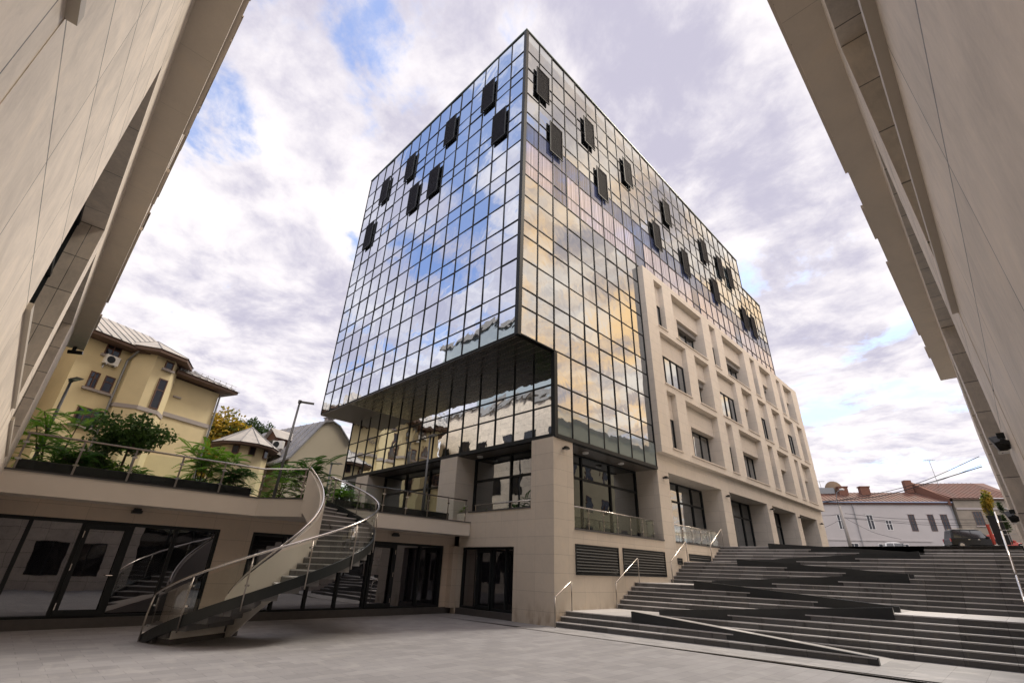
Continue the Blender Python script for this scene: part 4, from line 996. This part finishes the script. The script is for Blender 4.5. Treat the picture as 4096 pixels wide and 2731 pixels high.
# eaves (brown boards) and roofs
def eave(x0, y0, x1, y1, z, nm='eave'): MB().box(x0, y0, z-.22, x1, y1, z).build(nm, M['wood_dark'], V)
zl = vz(10.62); zr_ = vz(10.28)
eave(zs_(-6.75)-.9, -.95, zs_(-2.95), 9.9, zl); eave(zs_(-2.9), -.95, .95, 8.4, zr_)
ro = MB(); a = (zs_(-6.75)-1, -1.05, zl); b = (zs_(-2.9), -1.05, zl); c = (zs_(-2.9), 4.0, zl+3.0); d = (zs_(-6.75)+2, 4.0, zl+3.0)
ro.quad(a, b, c, d).quad(b, (zs_(-2.9), 10, zl), c).quad((zs_(-6.75)-1, 10, zl), a, d).quad((zs_(-2.9), 10, zl), (zs_(-6.75)-1, 10, zl), d, c); r1 = ro.build('roof', M['zinc'], V)
ro = MB(); a = (zs_(-2.9), -1.05, zr_); b = (1.05, -1.05, zr_); c = (1.05, 8.5, zr_); d = (-2.2, 3.2, zr_+1.9); e = (zs_(-2.9), 3.2, zr_+1.9)
ro.quad(a, b, d, e).quad(b, c, d).quad(c, (zs_(-2.9), 8.5, zr_), e, d); r2 = ro.build('roof', M['zinc'], V)
tr_ = ring(tcx, tcy, trr+.85); zt_ = vz(10.68); MB().prism(tr_, zt_-.24, zt_).build('turret_eave', M['wood_dark'], V)
ro = MB(); ap_ = (tcx, tcy+.3, zt_+1.45); tr2 = ring(tcx, tcy, trr+.92)
for k in range(8): ro.quad((*tr2[k], zt_+.01), (*tr2[(k+1) % 8], zt_+.01), ap_)
r3 = ro.build('turret_roof', M['zinc'], V)
se = MB()
for k in range(12):
    x = zs_(-6.75)-1+k*.62
    if x < zs_(-2.9): se.bar((x, -1.05, zl+.03), (x+.25, 3.9, zl+2.95), .05, .06)
se.build('seams', M['zinc_d'], r1); se = MB()
for k in range(8):
    x = zs_(-2.9)+.5+k*.62; f = 1 if x < -2.2 else max(.1, 1-(x+2.2)/3.2); se.bar((x, -1.05, zr_+.03), (x, -1.05+4.2*f, zr_+1.9*f+.02), .05, .06)
se.build('seams', M['zinc_d'], r2); se = MB()
for k in range(8): se.bar((*tr2[k], zt_+.03), (ap_[0], ap_[1], ap_[2]+.02), .05, .05)
se.build('seams', M['zinc_d'], r3)
sg_ = MB()
for k in range(9): sg_.bar((zs_(-2.9)+.3+k*.55, -.75, zr_+.1), (zs_(-2.9)+.3+k*.55, -.75, zr_+.5), .03, .03)
for dz in (.25, .45): sg_.bar((zs_(-2.9)+.2, -.75, zr_+dz), (.8, -.75, zr_+dz), .02, .02)
sg_.build('snow_guard', M['steel_dull'], V)
MB().tube([(.06, -.1, 3), (.06, -.1, zr_-.5), (.5, -.7, zr_-.25)], .07, 8).build('downpipe', M['lampgrey'], V)
MB().tube([(zs_(-4.92), -.12, 3), (zs_(-4.92), -.12, zl-.9), (zs_(-4.85), -.8, zl-.15)], .08, 8).build('downpipe', M['lampgrey'], V)
win(V, zs_(-5.90), zs_(-5.27), vz(9.96), vz(10.50), 0, nx=2)
win(V, zs_(-6.04), zs_(-5.66), vz(8.33), vz(9.08)); win(V, zs_(-5.45), zs_(-5.04), vz(8.33), vz(9.08), nx=1)
win(V, zs_(-5.95), zs_(-5.01), vz(6.70), vz(7.50), nx=3)
yt = tcy-trr*math.cos(math.pi/8)-.03
win(V, tcx+.0, tcx+.62, vz(8.02), vz(9.5), yt, sill=False, nx=1); win(V, tcx+.02, tcx+.60, vz(10.02), vz(10.42), yt, nx=1, cross=False)
win(V, tcx+.0, tcx+.62, vz(5.9), vz(7.1), yt, sill=False, nx=1)
MB().box(zs_(-2.35), -.12, vz(9.10), zs_(-1.95), -.002, vz(9.17)).build('sill_stub', M['band'], V)
q = V.matrix_basis @ Vector((zs_(-5.55), -.02, vz(9.55))); ac_unit(q, R(90-AZV), 'white air conditioner under the top left window of the yellow villa')
q = V.matrix_basis @ Vector((.02, .6, vz(7.7))); ac_unit(q, R(180-AZV), 'white air conditioner on the side wall at the right corner of the yellow villa')
# ---- pale tiled building left of the villa
lb = thing('tiled_building', 'pale stone-tiled building edge left of the yellow villa', 'building', (-46, -3.0, 0))
MB().box(-14, -12, 2.5, 0, 2.62, 13.2).build('wall', M['ext_stone'], lb); MB().box(-14.1, -12.1, 13.2, .1, 2.7, 13.4).build('roof', M['zinc_d'], lb)
for k in range(3):
    fr = MB(); fr.box(0, -8, 4+k*3, .05, -6.4, 5.8+k*3); w = fr.build('window', M['frame'], lb); MB().box(.05, -7.9, 4.1+k*3, .06, -6.5, 5.7+k*3).build('pane', M['wglass'], w)
# ---- turret house and gabled house
D2 = 40.
H2p = at(-74.6, 0, D2)
H2 = thing('turret_house', 'small yellow house with round turret and faceted zinc roof', 'house', (H2p.x, H2p.y, 0), R(90-AZV))
def h2z(el, d=D2): return 1.7+math.tan(R(el))*d
ez = h2z(10.6)
MB().prism(ring(0, 0, 1.62, 12, .2), 2.5, ez).build('turret_wall', M['yellow'], H2); MB().prism(ring(0, 0, 2.25, 12, .2), ez-.14, ez+.0).build('eave', M['wood_dark'], H2)
ro = MB(); rr = ring(0, 0, 2.32, 12, .2); ax = (.25, .2, h2z(12.85))
for k in range(12): ro.quad((*rr[k], ez+.01), (*rr[(k+1) % 12], ez+.01), ax)
ro.quad((ax[0], ax[1], ax[2]), (rr[11][0], rr[11][1], ez+.02), (4.2, .2, ez+.1), (4.2, 2.4, ax[2]-.35)); ro.quad((ax[0], ax[1], ax[2]), (4.2, 2.4, ax[2]-.35), (4.2, 4.5, ez), (.5, 4.5, ez))
r_o = ro.build('roof', M['zinc'], H2); se = MB()
for k in range(4): se.bar((1.6+k*.75, -.0, ez+.25+k*.02), (1.4+k*.75, 1.6, ax[2]-.5), .04, .05)
for k in range(12): se.bar((*rr[k], ez+.03), (ax[0], ax[1], ax[2]+.02), .04, .045)
se.build('seams', M['zinc_d'], r_o)
MB().prism([(0, .5), (3.2, .5), (3.2, 3.5), (0, 3.5)], 2.5, h2z(9.6)).build('wall', M['yellow'], H2)
for a_ in (-1.95, -1.25, -2.6):
    c_ = Vector((math.cos(a_)*1.64, math.sin(a_)*1.64, 0)); n_ = Vector((math.cos(a_), math.sin(a_), 0)); t_ = Vector((-n_.y, n_.x, 0))
    m_ = MB(); z0, z1 = h2z(9.55), h2z(10.42); m_.bar(c_+t_*-.22+Vector((0, 0, (z0+z1)/2)), c_+t_*.22+Vector((0, 0, (z0+z1)/2)), .10, z1-z0)
    w = m_.build('window', M['wood'], H2); c2 = c_+n_*.052
    MB().bar(c2+t_*-.17+Vector((0, 0, (z0+z1)/2)), c2+t_*.17+Vector((0, 0, (z0+z1)/2)), .012, z1-z0-.12).build('pane', M['wglass'], w)
win(H2, 1.5, 2.5, h2z(7.6), h2z(8.9), .5, nx=2); win(H2, -.6, .2, h2z(6.2), h2z(7.0), -1.42, nx=2)
MB().prism(ring(0, 0, 1.5, 12, .2), h2z(7.3)-.2, h2z(7.3)-.05).build('stone_band', M['band'], H2)
# gabled house: gable wall faces roughly +x/-y towards the viewer
GD = 42.
pA = at(-70.2, 0, GD-1.5); pB = at(-64.3, 0, GD+1.5)
gv = (pB-pA); gl = math.hypot(gv.x, gv.y); ga = math.atan2(gv.y, gv.x)
G_ = thing('gabled_house', 'house with cream gable wall, steep grey metal roof and wooden dormer', 'house', (pA.x, pA.y, 0), ga)
def gh(el): return 1.7+math.tan(R(el))*GD
prof = [(0, 2.5), (gl, 2.5), (gl, gh(12.9)), (gl*.74, gh(14.35)), (gl*.60, gh(14.62)), (gl*.46, gh(14.35)), (0, gh(9.9))]
def exy(mb, prof, y0, y1):
    n = len(prof); i = len(mb.v); mb.v += [(p[0], y0, p[1]) for p in prof]+[(p[0], y1, p[1]) for p in prof]
    mb.f.append(tuple(i+k for k in range(n))); mb.mi.append(0); mb.f.append(tuple(i+n+k for k in range(n-1, -1, -1))); mb.mi.append(0)
    for k in range(n): mb.f.append((i+(k+1) % n, i+k, i+n+k, i+n+(k+1) % n)); mb.mi.append(0)
    return mb
exy(MB(), prof, 0, 8).build('gable_wall', M['cream'], G_)
rp = [(-1.2, gh(9.0)), (-.02, gh(9.95)+.02), (gl*.455, gh(14.42)+.02), (gl*.60, gh(14.72)), (gl*.75, gh(14.42)), (gl+.1, gh(12.9)), (gl+.1, gh(12.9)-.15), (gl*.74, gh(14.32)), (gl*.60, gh(14.6)), (gl*.465, gh(14.3)), (.02, gh(9.8)-.02), (-1.2, gh(9.0)-.15)]
rf_ = MB()
for k in range(5): (x0, z0), (x1, z1) = rp[k], rp[k+1]; (x2, z2), (x3, z3) = rp[10-k], rp[11-k]; exy(rf_, [(x0, z0), (x1, z1), (x2, z2), (x3, z3)][::-1], -.15, 9)
rr_ = rf_.build('roof', M['zinc_d'], G_)
se = MB()
for k in range(9):
    y_ = .6+k*.9; se.bar((-1.2, y_, gh(9.0)+.04), (-.02, y_, gh(9.95)+.05), .04, .05); se.bar((-.02, y_, gh(9.95)+.05), (gl*.455, y_, gh(14.42)+.05), .04, .05)
se.build('seams', M['zinc'], rr_)
MB().box(gl*.55, .3, gh(14.5), gl*.55+.55, .8, gh(15.0)).build('chimney', M['band'], G_); MB().box(gl*.55-.08, .22, gh(15.0)+.01, gl*.55+.63, .88, gh(15.0)+.08).build('chimney_cap', M['zinc_d'], G_)
MB().box(-.3, .2, 2.5, .0-.005, 8, gh(9.2)).build('side_wall', M['yellow'], G_)
# dormer projecting to the left of the roof slope
dz0, dz1, dzt = gh(11.3), gh(12.3), gh(13.3)
dx = gl*.17; MB().box(dx-.9, 2.2, dz0-.5, dx+1.2, 3.9, dz1).build('dormer', M['wood'], G_)
ro = MB(); ro.quad((dx-1.2, 2.0, dz1-.12), (dx+2.0, 2.0, dz1-.12), (dx+2.0, 3.05, dzt), (dx-1.2, 3.05, dzt)).quad((dx-1.2, 3.05, dzt), (dx+2.0, 3.05, dzt), (dx+2.0, 4.1, dz1-.12), (dx-1.2, 4.1, dz1-.12)); ro.build('dormer_roof', M['zinc'], G_)
MB().quad((dx-.9, 2.2, dz1), (dx-.9, 3.05, dzt-.08), (dx-.9, 3.9, dz1)).build('dormer_gable', M['wood'], G_)
w = MB().box(dx-.95, 2.5, dz0+.0, dx-.9, 3.6, dz1-.15).build('dormer_window', M['wood_dark'], G_); MB().box(dx-.965, 2.6, dz0+.1, dx-.951, 3.5, dz1-.25).build('pane', M['wglass'], w)
q = G_.matrix_basis @ Vector((dx-1.0, 1.6, dz0-.35)); ac_unit(q, ga-R(60), 'white air conditioner beside the wooden dormer')

# ---- long white building across the street
AW = -121.22; ws = 100/62.; wc = at(-7.94, 0, 100.)
WB = house('white_building', 'long two-storey white stucco building with rusty red metal roof across the street', wc, AW+180)
M['whitewall'] = plain('white_stucco', (.46, .44, .435), .85, var=.10, vs=.6)
M['stucco2'] = plain('grimy_stucco', (.25, .22, .18), .9, var=.3, vs=.9); M['brick'] = plain('old_brick', (.17, .08, .055), .9, var=.3, vs=5)
def wz(z): return 1.7+(z-1.7)*ws
def wx(s): return -s*ws
zE = wz(9.13); x0, x1 = wx(5.75), wx(-6.05)
MB().box(x0, 0, 3.5, x1, 9, zE-.25).build('wall', M['whitewall'], WB)
MB().box(x0-.1, -.35, zE-.42, x1+.05, 9.2, zE-.20).build('cornice', M['rust'], WB); MB().box(x0-.1, -.5, zE-.2, x1+.05, -.28, zE-.05).build('gutter', plain('blue_grey_gutter', (.25, .30, .40), .4, .4), WB)
ro = MB(); a = (x0-.2, -.5, zE-.05); b = (x1+.1, -.5, zE-.05); zr2 = wz(10.42)
c = (x1-.4, 4.6, zr2); d = (x0+2.4, 4.6, zr2); ro.quad(a, b, c, d).quad((x0-.2, 9.4, zE-.05), a, d).quad(b, (x1+.1, 9.4, zE), c).quad((x1+.1, 9.4, zE), (x0-.2, 9.4, zE), d, c); wr = ro.build('roof', M['rust'], WB)
se = MB(); k = 0; xx_ = x0+.3
while xx_ < x1: 
    f = min(1, max(.08, (xx_-x0+.2)/2.6)); se.bar((xx_, -.5, zE-.02), (xx_+.0, -.5+5.1*f, zE-.05+(zr2-zE+.05)*f+.03), .05, .07); xx_ += .62
se.build('seams', M['rust2'], wr)
MB().box(x0, -.12, wz(5.42), wx(-3.4), -.003, wz(5.55)).build('string_course', M['whitewall'], WB)
for s0, s1, z0, z1 in ((4.21, 3.65, 6.46, 7.87), (1.58, 1.0, 6.46, 7.88), (.02, -.52, 6.44, 7.37), (-2.08, -2.62, 6.38, 7.92), (-3.72, -4.23, 6.4, 7.93), (-4.81, -5.38, 6.42, 7.94)):
    w = win(WB, wx(s0), wx(s1), wz(z0), wz(z1), 0, fr='white' if s0 > -1 else 'wood', sill=False)
    MB().box(wx(s0)-.15, -.06, wz(z1)+.02, wx(s1)+.15, -.004, wz(z1)+.12).build('hood_mould', M['whitewall'], w)
for s0, s1 in ((3.7, 2.9), (1.2, .4), (-.4, -1.4), (-4.2, -4.9)): win(WB, wx(s0), wx(s1), wz(3.7), wz(5.2), 0, sill=False, fr='white')
for s in (2.55, -5.95): MB().tube([(wx(s), -.15, 4), (wx(s), -.15, zE-.4)], .07, 6).build('downpipe', M['zinc_d'], WB)
for s, n_ in ((2.2, 1), (.14, 1)):
    MB().box(wx(s)-.7, 3.2, zr2-.8, wx(s)+.7, 4.2, wz(10.85)).build('chimney', M['brick'], WB); MB().box(wx(s)-.8, 3.1, wz(10.85)+.003, wx(s)+.8, 4.3, wz(10.85)+.18).build('chimney_cap', M['brick'], WB)
MB().box(wx(4.5), 3.6, zr2-.3, wx(3.0), 3.8, wz(10.85)).build('skylight', M['lampgrey'], WB)
# parapet gable wall of brick between the two roofs
ds = thing('satellite_dish', 'large brown mesh satellite dish on the roof beside a brick chimney', 'satellite dish', WB.matrix_basis @ Vector((wx(2.75), 4.6, wz(10.3)-.35)), R(200))
dm = MB(); nr, na = 4, 18
for i in range(nr):
    for j in range(na):
        def dp(i, j): r = 1.35*i/nr; a = 2*math.pi*j/na; return (r*math.cos(a), .28*(r/1.35)**2*-1, 1.2+r*math.sin(a))
        dm.quad(dp(i, j), dp(i+1, j), dp(i+1, j+1), dp(i, j+1))
dm.build('reflector', plain('dish_brown', (.20, .14, .09), .6, .3), ds); MB().tube([(0, 0, 0), (0, .05, 1.2)], .06, 6).build('mast', M['lampgrey'], ds); MB().tube([(0, -.1, .5), (0, -.9, 1.1)], .03, 6).build('feed_arm', M['lampgrey'], ds)
def antenna(p, h, label):
    o = thing('roof_antenna', label, 'antenna', p, R(30), 'thin television antennas'); MB().tube([(0, 0, 0), (-.1, 0, h)], .035, 6).build('mast', M['lampgrey'], o)
    m_ = MB(); m_.bar((-.9, 0, h), (.7, 0, h), .04, .04)
    for k in range(5): m_.bar((-.8+k*.35, -.45, h+.0), (-.8+k*.35, .45, h+.0), .03, .03)
    e_ = m_.build('aerial', M['lampgrey'], o)
antenna(WB.matrix_basis @ Vector((wx(4.0), 4.4, zr2)), 1.9, 'thin antenna on the left end of the white building roof')
# ---- building with the brighter red roof at the right
RB = thing('red_roof_building', 'old grimy stucco building with tall dull red metal roof at the right', 'house', (0, 0, 0)); RB.matrix_basis = WB.matrix_basis.copy(); 
def wl(s): return -s*ws
x2, x3 = wl(-6.1), wl(-11.5); zR = wz(9.4); zT = wz(11.37)
MB().box(x2+.02, -.6, 3.5, x3, 9, zR-.2).build('wall', M['stucco2'], RB); MB().box(x2-.1, -1.0, zR-.22, x3, 9.5, zR-.05).build('cornice', M['wood_dark'], RB)
MB().box(x2+.1, -.72, wz(8.35), x3, -.6-.003, wz(8.55)).build('frieze', M['band'], RB)
ro = MB(); ro.quad((x2-.2, -1.1, zR), (x3, -1.1, zR), (x3-.4, 5, zT), (x2-2.2, 5, zT)).quad((x2-.2, 9.5, zR), (x2-.2, -1.1, zR), (x2-2.2, 5, zT)).quad((x3, 9.5, zR), (x2-.2, 9.5, zR), (x2-2.2, 5, zT), (x3-.4, 5, zT)); wr = ro.build('roof', M['rust2'], RB)
se = MB()
for k in range(14): xx_ = x2+.3+k*.62; se.bar((xx_, -1.1, zR+.03), (xx_-1.9, 5., zT+.03), .05, .07)
se.build('seams', M['rust'], wr)
fw = MB(); fw.quad((x2-.5, -.9, zR-.1), (x2-.1, -.9, zR-.1), (x2-2.0, 5, zT+.25), (x2-2.5, 5, zT+.25)); fw.quad((x2-.5, -.9, zR-1.2), (x2-.5, -.9, zR-.1), (x2-2.5, 5, zT+.25), (x2-2.5, 5, zT-1.2)); fw.build('firewall', M['brick'], RB)
MB().box(x2-3.4, 4.2, zT-1.6, x2-2.4, 5.2, zT+.45).build('chimney', M['brick'], RB)
w = win(RB, wl(-7.35), wl(-8.1), wz(6.92), wz(8.2), -.6, fr='wood_dark', nx=3)
antenna(RB.matrix_basis @ Vector((wl(-6.9), 4.0, zT-.6)), 4.3, 'tall thin antenna on the dull red roof at the right')
leafy(gp(-.85, 84, 5.7), 7.4, .9, .9, 2.6, 'green and orange street tree beside the right wall', 'autumn', 41, 2600, .28, 'street_tree', 10, .12)
leafy(gp(-.15, 60, 5.0), 3.6, .35, .35, 1.4, 'green hedge plant behind the black post by the right wall', 'conifer', 42, 900, .16, 'hedge', 6, .05, cat='shrub')
# ---- street lamp on the concrete pole
pb = at(-11.1, 0, 82); pz = 4.9
PL = thing('street_lamp', 'concrete utility pole with curved grey street lamp in front of the white building', 'street lamp', (pb.x, pb.y, pz), R(-20))
MB().tube([(0, 0, 0), (-.15, 0, 6.3)], .24, 10, .15).build('pole', plain('pole_concrete', (.30, .28, .26), .85, var=.15), PL, smooth=True)
MB().tube([(-.15, 0, 6.2), (-.2, 0, 7.4), (.05, 0, 8.1), (.6, 0, 8.35)], .05, 8).build('lamp_arm', M['lampgrey'], PL, smooth=True)
MB().tube([(.55, 0, 8.35), (.9, 0, 8.38), (1.1, 0, 8.30)], .14, 10, .10).build('lamp_head', M['white'], PL, smooth=True)
def cable(pts, r, label):
    P = [at(*p) for p in pts]; o0 = P[0]; L_ = []
    n = 24
    for k in range(n+1):     # Lagrange-like smooth path through the points
        t = k/n*(len(P)-1); i = min(int(t), len(P)-2); f = t-i
        p0 = P[max(i-1, 0)]; p1 = P[i]; p2 = P[i+1]; p3 = P[min(i+2, len(P)-1)]
        L_.append(.5*((2*p1)+(p2-p0)*f+(2*p0-5*p1+4*p2-p3)*f*f+(3*p1-p0-3*p2+p3)*f**3)-o0)
    o = MB().tube(L_, r, 5).build('overhead_cable', M['black']); o.location = o0; tag(o, label, 'cable', 'overhead cables across the street'); return o
cable([(-12.73, 6.91, 82), (-8.5, 7.46, 80), (-4.52, 8.31, 77), (-.05, 10.04, 72)], .035, 'highest black cable rising to the upper right over the rusty roof')
cable([(-12.7, 7.05, 82), (-7.84, 7.3, 80), (-3.81, 8.25, 77), (-.12, 9.21, 73)], .05, 'thick black cable bundle just below the highest cable')
cable([(-12.7, 6.95, 82), (-7.84, 7.1, 80), (-3.81, 8.15, 77), (-.12, 9.35, 73)], .02, 'thin cable twisting along the thick bundle')
cable([(-10.88, 5.9, 82), (-6.94, 5.32, 81), (-.63, 5.01, 80)], .025, 'thin cable crossing the white facade at window height')
cable([(-11.03, 5.5, 82), (-5.5, 4.79, 81), (-.92, 4.65, 80)], .025, 'thin cable crossing the white facade below the windows')
cable([(-11.03, 5.55, 82), (-5.5, 4.95, 81), (-.92, 4.8, 80)], .02, 'second thin cable just above the lowest long one')
cable([(-10.87, 5.43, 82), (-9.09, 4.23, 81), (-7.18, 3.59, 80)], .02, 'short thin cable dropping from the pole to the right')
cable([(-12.99, 5.75, 84), (-12.0, 5.76, 83), (-11.2, 5.86, 82)], .025, 'short cable from the pole to the stone building on the left')
cable([(-13.27, 4.48, 84), (-12.3, 4.9, 83), (-11.4, 5.35, 82)], .02, 'short slanting cable left of the pole')

# ================================================================== VEHICLES
M['carblack'] = plain('black_car_paint', (.004, .004, .005), .22, .0, .25); M['carwhite'] = plain('white_car_paint', (.75, .75, .75), .25); M['carred'] = plain('red_car_paint', (.42, .05, .03), .3)
M['carglass'] = plain('car_glass', (.02, .022, .025), .05, .0, 1.0); M['tyre'] = plain('tyre', (.015, .015, .015), .8); M['lampred'] = plain('rear_lamp', (.35, .02, .02), .25)
def car(name, label, cat, p, rz, paint, L=4.8, H=1.85, suv=True):
    o = thing(name, label, cat, p, rz); hw = .92; h0 = .45; hb = 1.08 if suv else .86
    def loft(prof, w0, w1, nm, mat, par=o):
        """profile (x,z) list, half width varies with height"""
        mb = MB(); n = len(prof); zmin = min(q[1] for q in prof); zmax = max(q[1] for q in prof)
        for s in (-1, 1):
            for x, z in prof: t = (z-zmin)/max(.01, zmax-zmin); mb.v.append((x, s*(w0+(w1-w0)*t), z))
        mb.f = [tuple(range(n)), tuple(range(2*n-1, n-1, -1))]+[((k+1) % n, k, n+k, n+(k+1) % n) for k in range(n)]; mb.mi = [0]*(n+2)
        ob = mb.build(nm, mat, par); bv = ob.modifiers.new('bevel', 'BEVEL'); bv.width = .05; bv.segments = 2; return ob
    x0, x1 = -L/2, L/2
    body = loft([(x0, h0-.1), (x0-.02, hb-.15), (x0+.06, hb+.02), (x0+.3, hb+.03), (x1-1.25, hb+.0), (x1-.25, hb-.13), (x1, hb-.35), (x1, h0-.1)], hw, hw-.05, 'body', paint)
    ce = x0+.12 if suv else x0+.6
    loft([(ce, hb), (ce+.22, H-.10), (ce+.5, H), (x1-2.35, H), (x1-2.0, H-.06), (x1-1.25, hb)], hw-.07, hw-.24, 'cabin', paint)
    for s in (-1, 1):
        for a, b in ((ce+.28, ce+1.0), (ce+1.08, ce+1.95), (ce+2.03, x1-1.72)):
            y1_ = s*(hw-.085); y2_ = s*(hw-.195); MB().quad((a, y1_+s*.012, hb+.06), (b+(.12 if b > ce+2.2 else 0), y1_+s*.012, hb+.06), (b-(.15 if b > ce+2.2 else 0), y2_+s*.012, H-.14), (a+(.08 if a < ce+.5 else 0), y2_+s*.012, H-.14)).build('side_window', M['carglass'], o)
        MB().bar((ce+.5, s*(hw-.28), H+.06), (x1-2.3, s*(hw-.28), H+.06), .03, .03).build('roof_rail', M['steel'], o) if suv else None
        MB().box(x1-1.6, s*hw, hb+.05, x1-1.4, s*(hw+.16), hb+.19).build('mirror', paint, o)
        MB().box(x0-.035, s*(hw-.22), hb-.35, x0+.03, s*(hw-.03), hb-.02).build('tail_lamp', M['lampred'], o)
        MB().box(x1-.10, s*(hw-.35), hb-.38, x1+.02, s*(hw-.04), hb-.20).build('headlight', M['steel'], o)
        for hx_ in (ce+1.5, ce+2.4): MB().box(hx_, s*(hw-.03), hb-.14, hx_+.18, s*(hw+.012), hb-.10).build('door_handle', M['steel'], o)
        for wx_ in (x0+.9, x1-.95):
            t = MB(); t.tube([(wx_, s*(hw-.2), .36), (wx_, s*(hw+.01), .36)], .36, 20); w = t.build('wheel', M['tyre'], o); MB().tube([(wx_, s*(hw+.012), .36), (wx_, s*(hw+.02), .36)], .22, 14).build('rim', M['steel_dull'], w)
    return o
cp = at(-2.41, 0, 78); car('parked_suv', 'black sport utility vehicle parked at the top of the steps', 'car', (cp.x, cp.y, 5.50), R(28), M['carblack'], 5.0, 2.05)
cp = at(-.6, 0, 90); car('red_car', 'dark red car partly hidden behind the black vehicle', 'car', (cp.x, cp.y, 6.0), R(28), M['carred'], 4.2, 1.85, False)
cp = at(-7.5, 0, 80); car('white_car', 'white car with only its roof showing above the steps', 'car', (cp.x, cp.y, 4.92), R(8), M['carwhite'], 4.2, 1.46, False)
# black bin box on a post and red barrier by the right wall
bx = thing('black_post_box', 'black rectangular cabinet on the right at the head of the steps', 'cabinet', (-.28, 31.2, 3.4))
MB().box(-.28, -.2, 0, .16, .2, 1.15).build('cabinet_body', M['black'], bx); MB().box(-.30, -.22, 1.15, .18, .22, 1.2).build('lid', M['frame'], bx)
rb = thing('red_bollard', 'small red post at the head of the steps near the right wall', 'bollard', (-.62, 29.7, 3.33)); MB().cyl((0, 0, 0), .055, .75, 10).build('post', M['carred'], rb); MB().cyl((0, 0, .75), .065, .05, 10).build('cap', M['carred'], rb)

# ================================================================== buildings behind the camera that the glass reflects
def block(name, label, x0, y0, x1, y1, z1, mat, faces, roofmat, floor=3.6, z0=0., wm='frame', bay=3.0, ww=1.3, wh=1.8):
    o = thing(name, label, 'building', (x0, y0, 0)); MB().box(0, 0, z0, x1-x0, y1-y0, z1).build('wall', mat, o); MB().box(-.3, -.3, z1, x1-x0+.3, y1-y0+.3, z1+.5).build('roof', roofmat, o)
    for fc in faces:
        L = (x1-x0) if fc in 'NS' else (y1-y0); n = int(L/bay); z = z0+1.2
        while z+wh < z1:
            for k in range(n):
                c = (k+.5)*L/n; a, b = c-ww/2, c+ww/2; m_ = MB()
                if fc == 'N': m_.box(a, y1-y0, z, b, y1-y0+.06, z+wh)
                elif fc == 'W': m_.box(-.06, a, z, 0, b, z+wh)
                w = m_.build('window', M[wm], o); m_ = MB()
                if fc == 'N': m_.box(a+.1, y1-y0+.06, z+.1, b-.1, y1-y0+.07, z+wh-.1)
                else: m_.box(-.07, a+.1, z+.1, -.06, b-.1, z+wh-.1)
                m_.build('pane', M['wglass'], w)
            z += floor
    return o
block('reflected_office', 'stone office building behind the left wall, seen only mirrored in the tower glass', -44, -16, -20, -3.2, 17.0, M['stone_near'], 'N', M['zinc_d'], 3.7, 3.5, bay=2.9)
block('reflected_glass_office', 'glass fronted top storeys behind the left wall, seen only mirrored in the tower glass', -40, -18, -24, -4.5, 24.0, M['p_low'], '', M['zinc_d'], 3.7, 17.6)
block('reflected_apartments', 'ochre apartment building behind the right wall, seen only mirrored in the tower glass', 8, 29, 22, 60, 16.5, M['yellow'], 'W', M['rust2'], 3.6, 3.3, 'wood', 3.4)
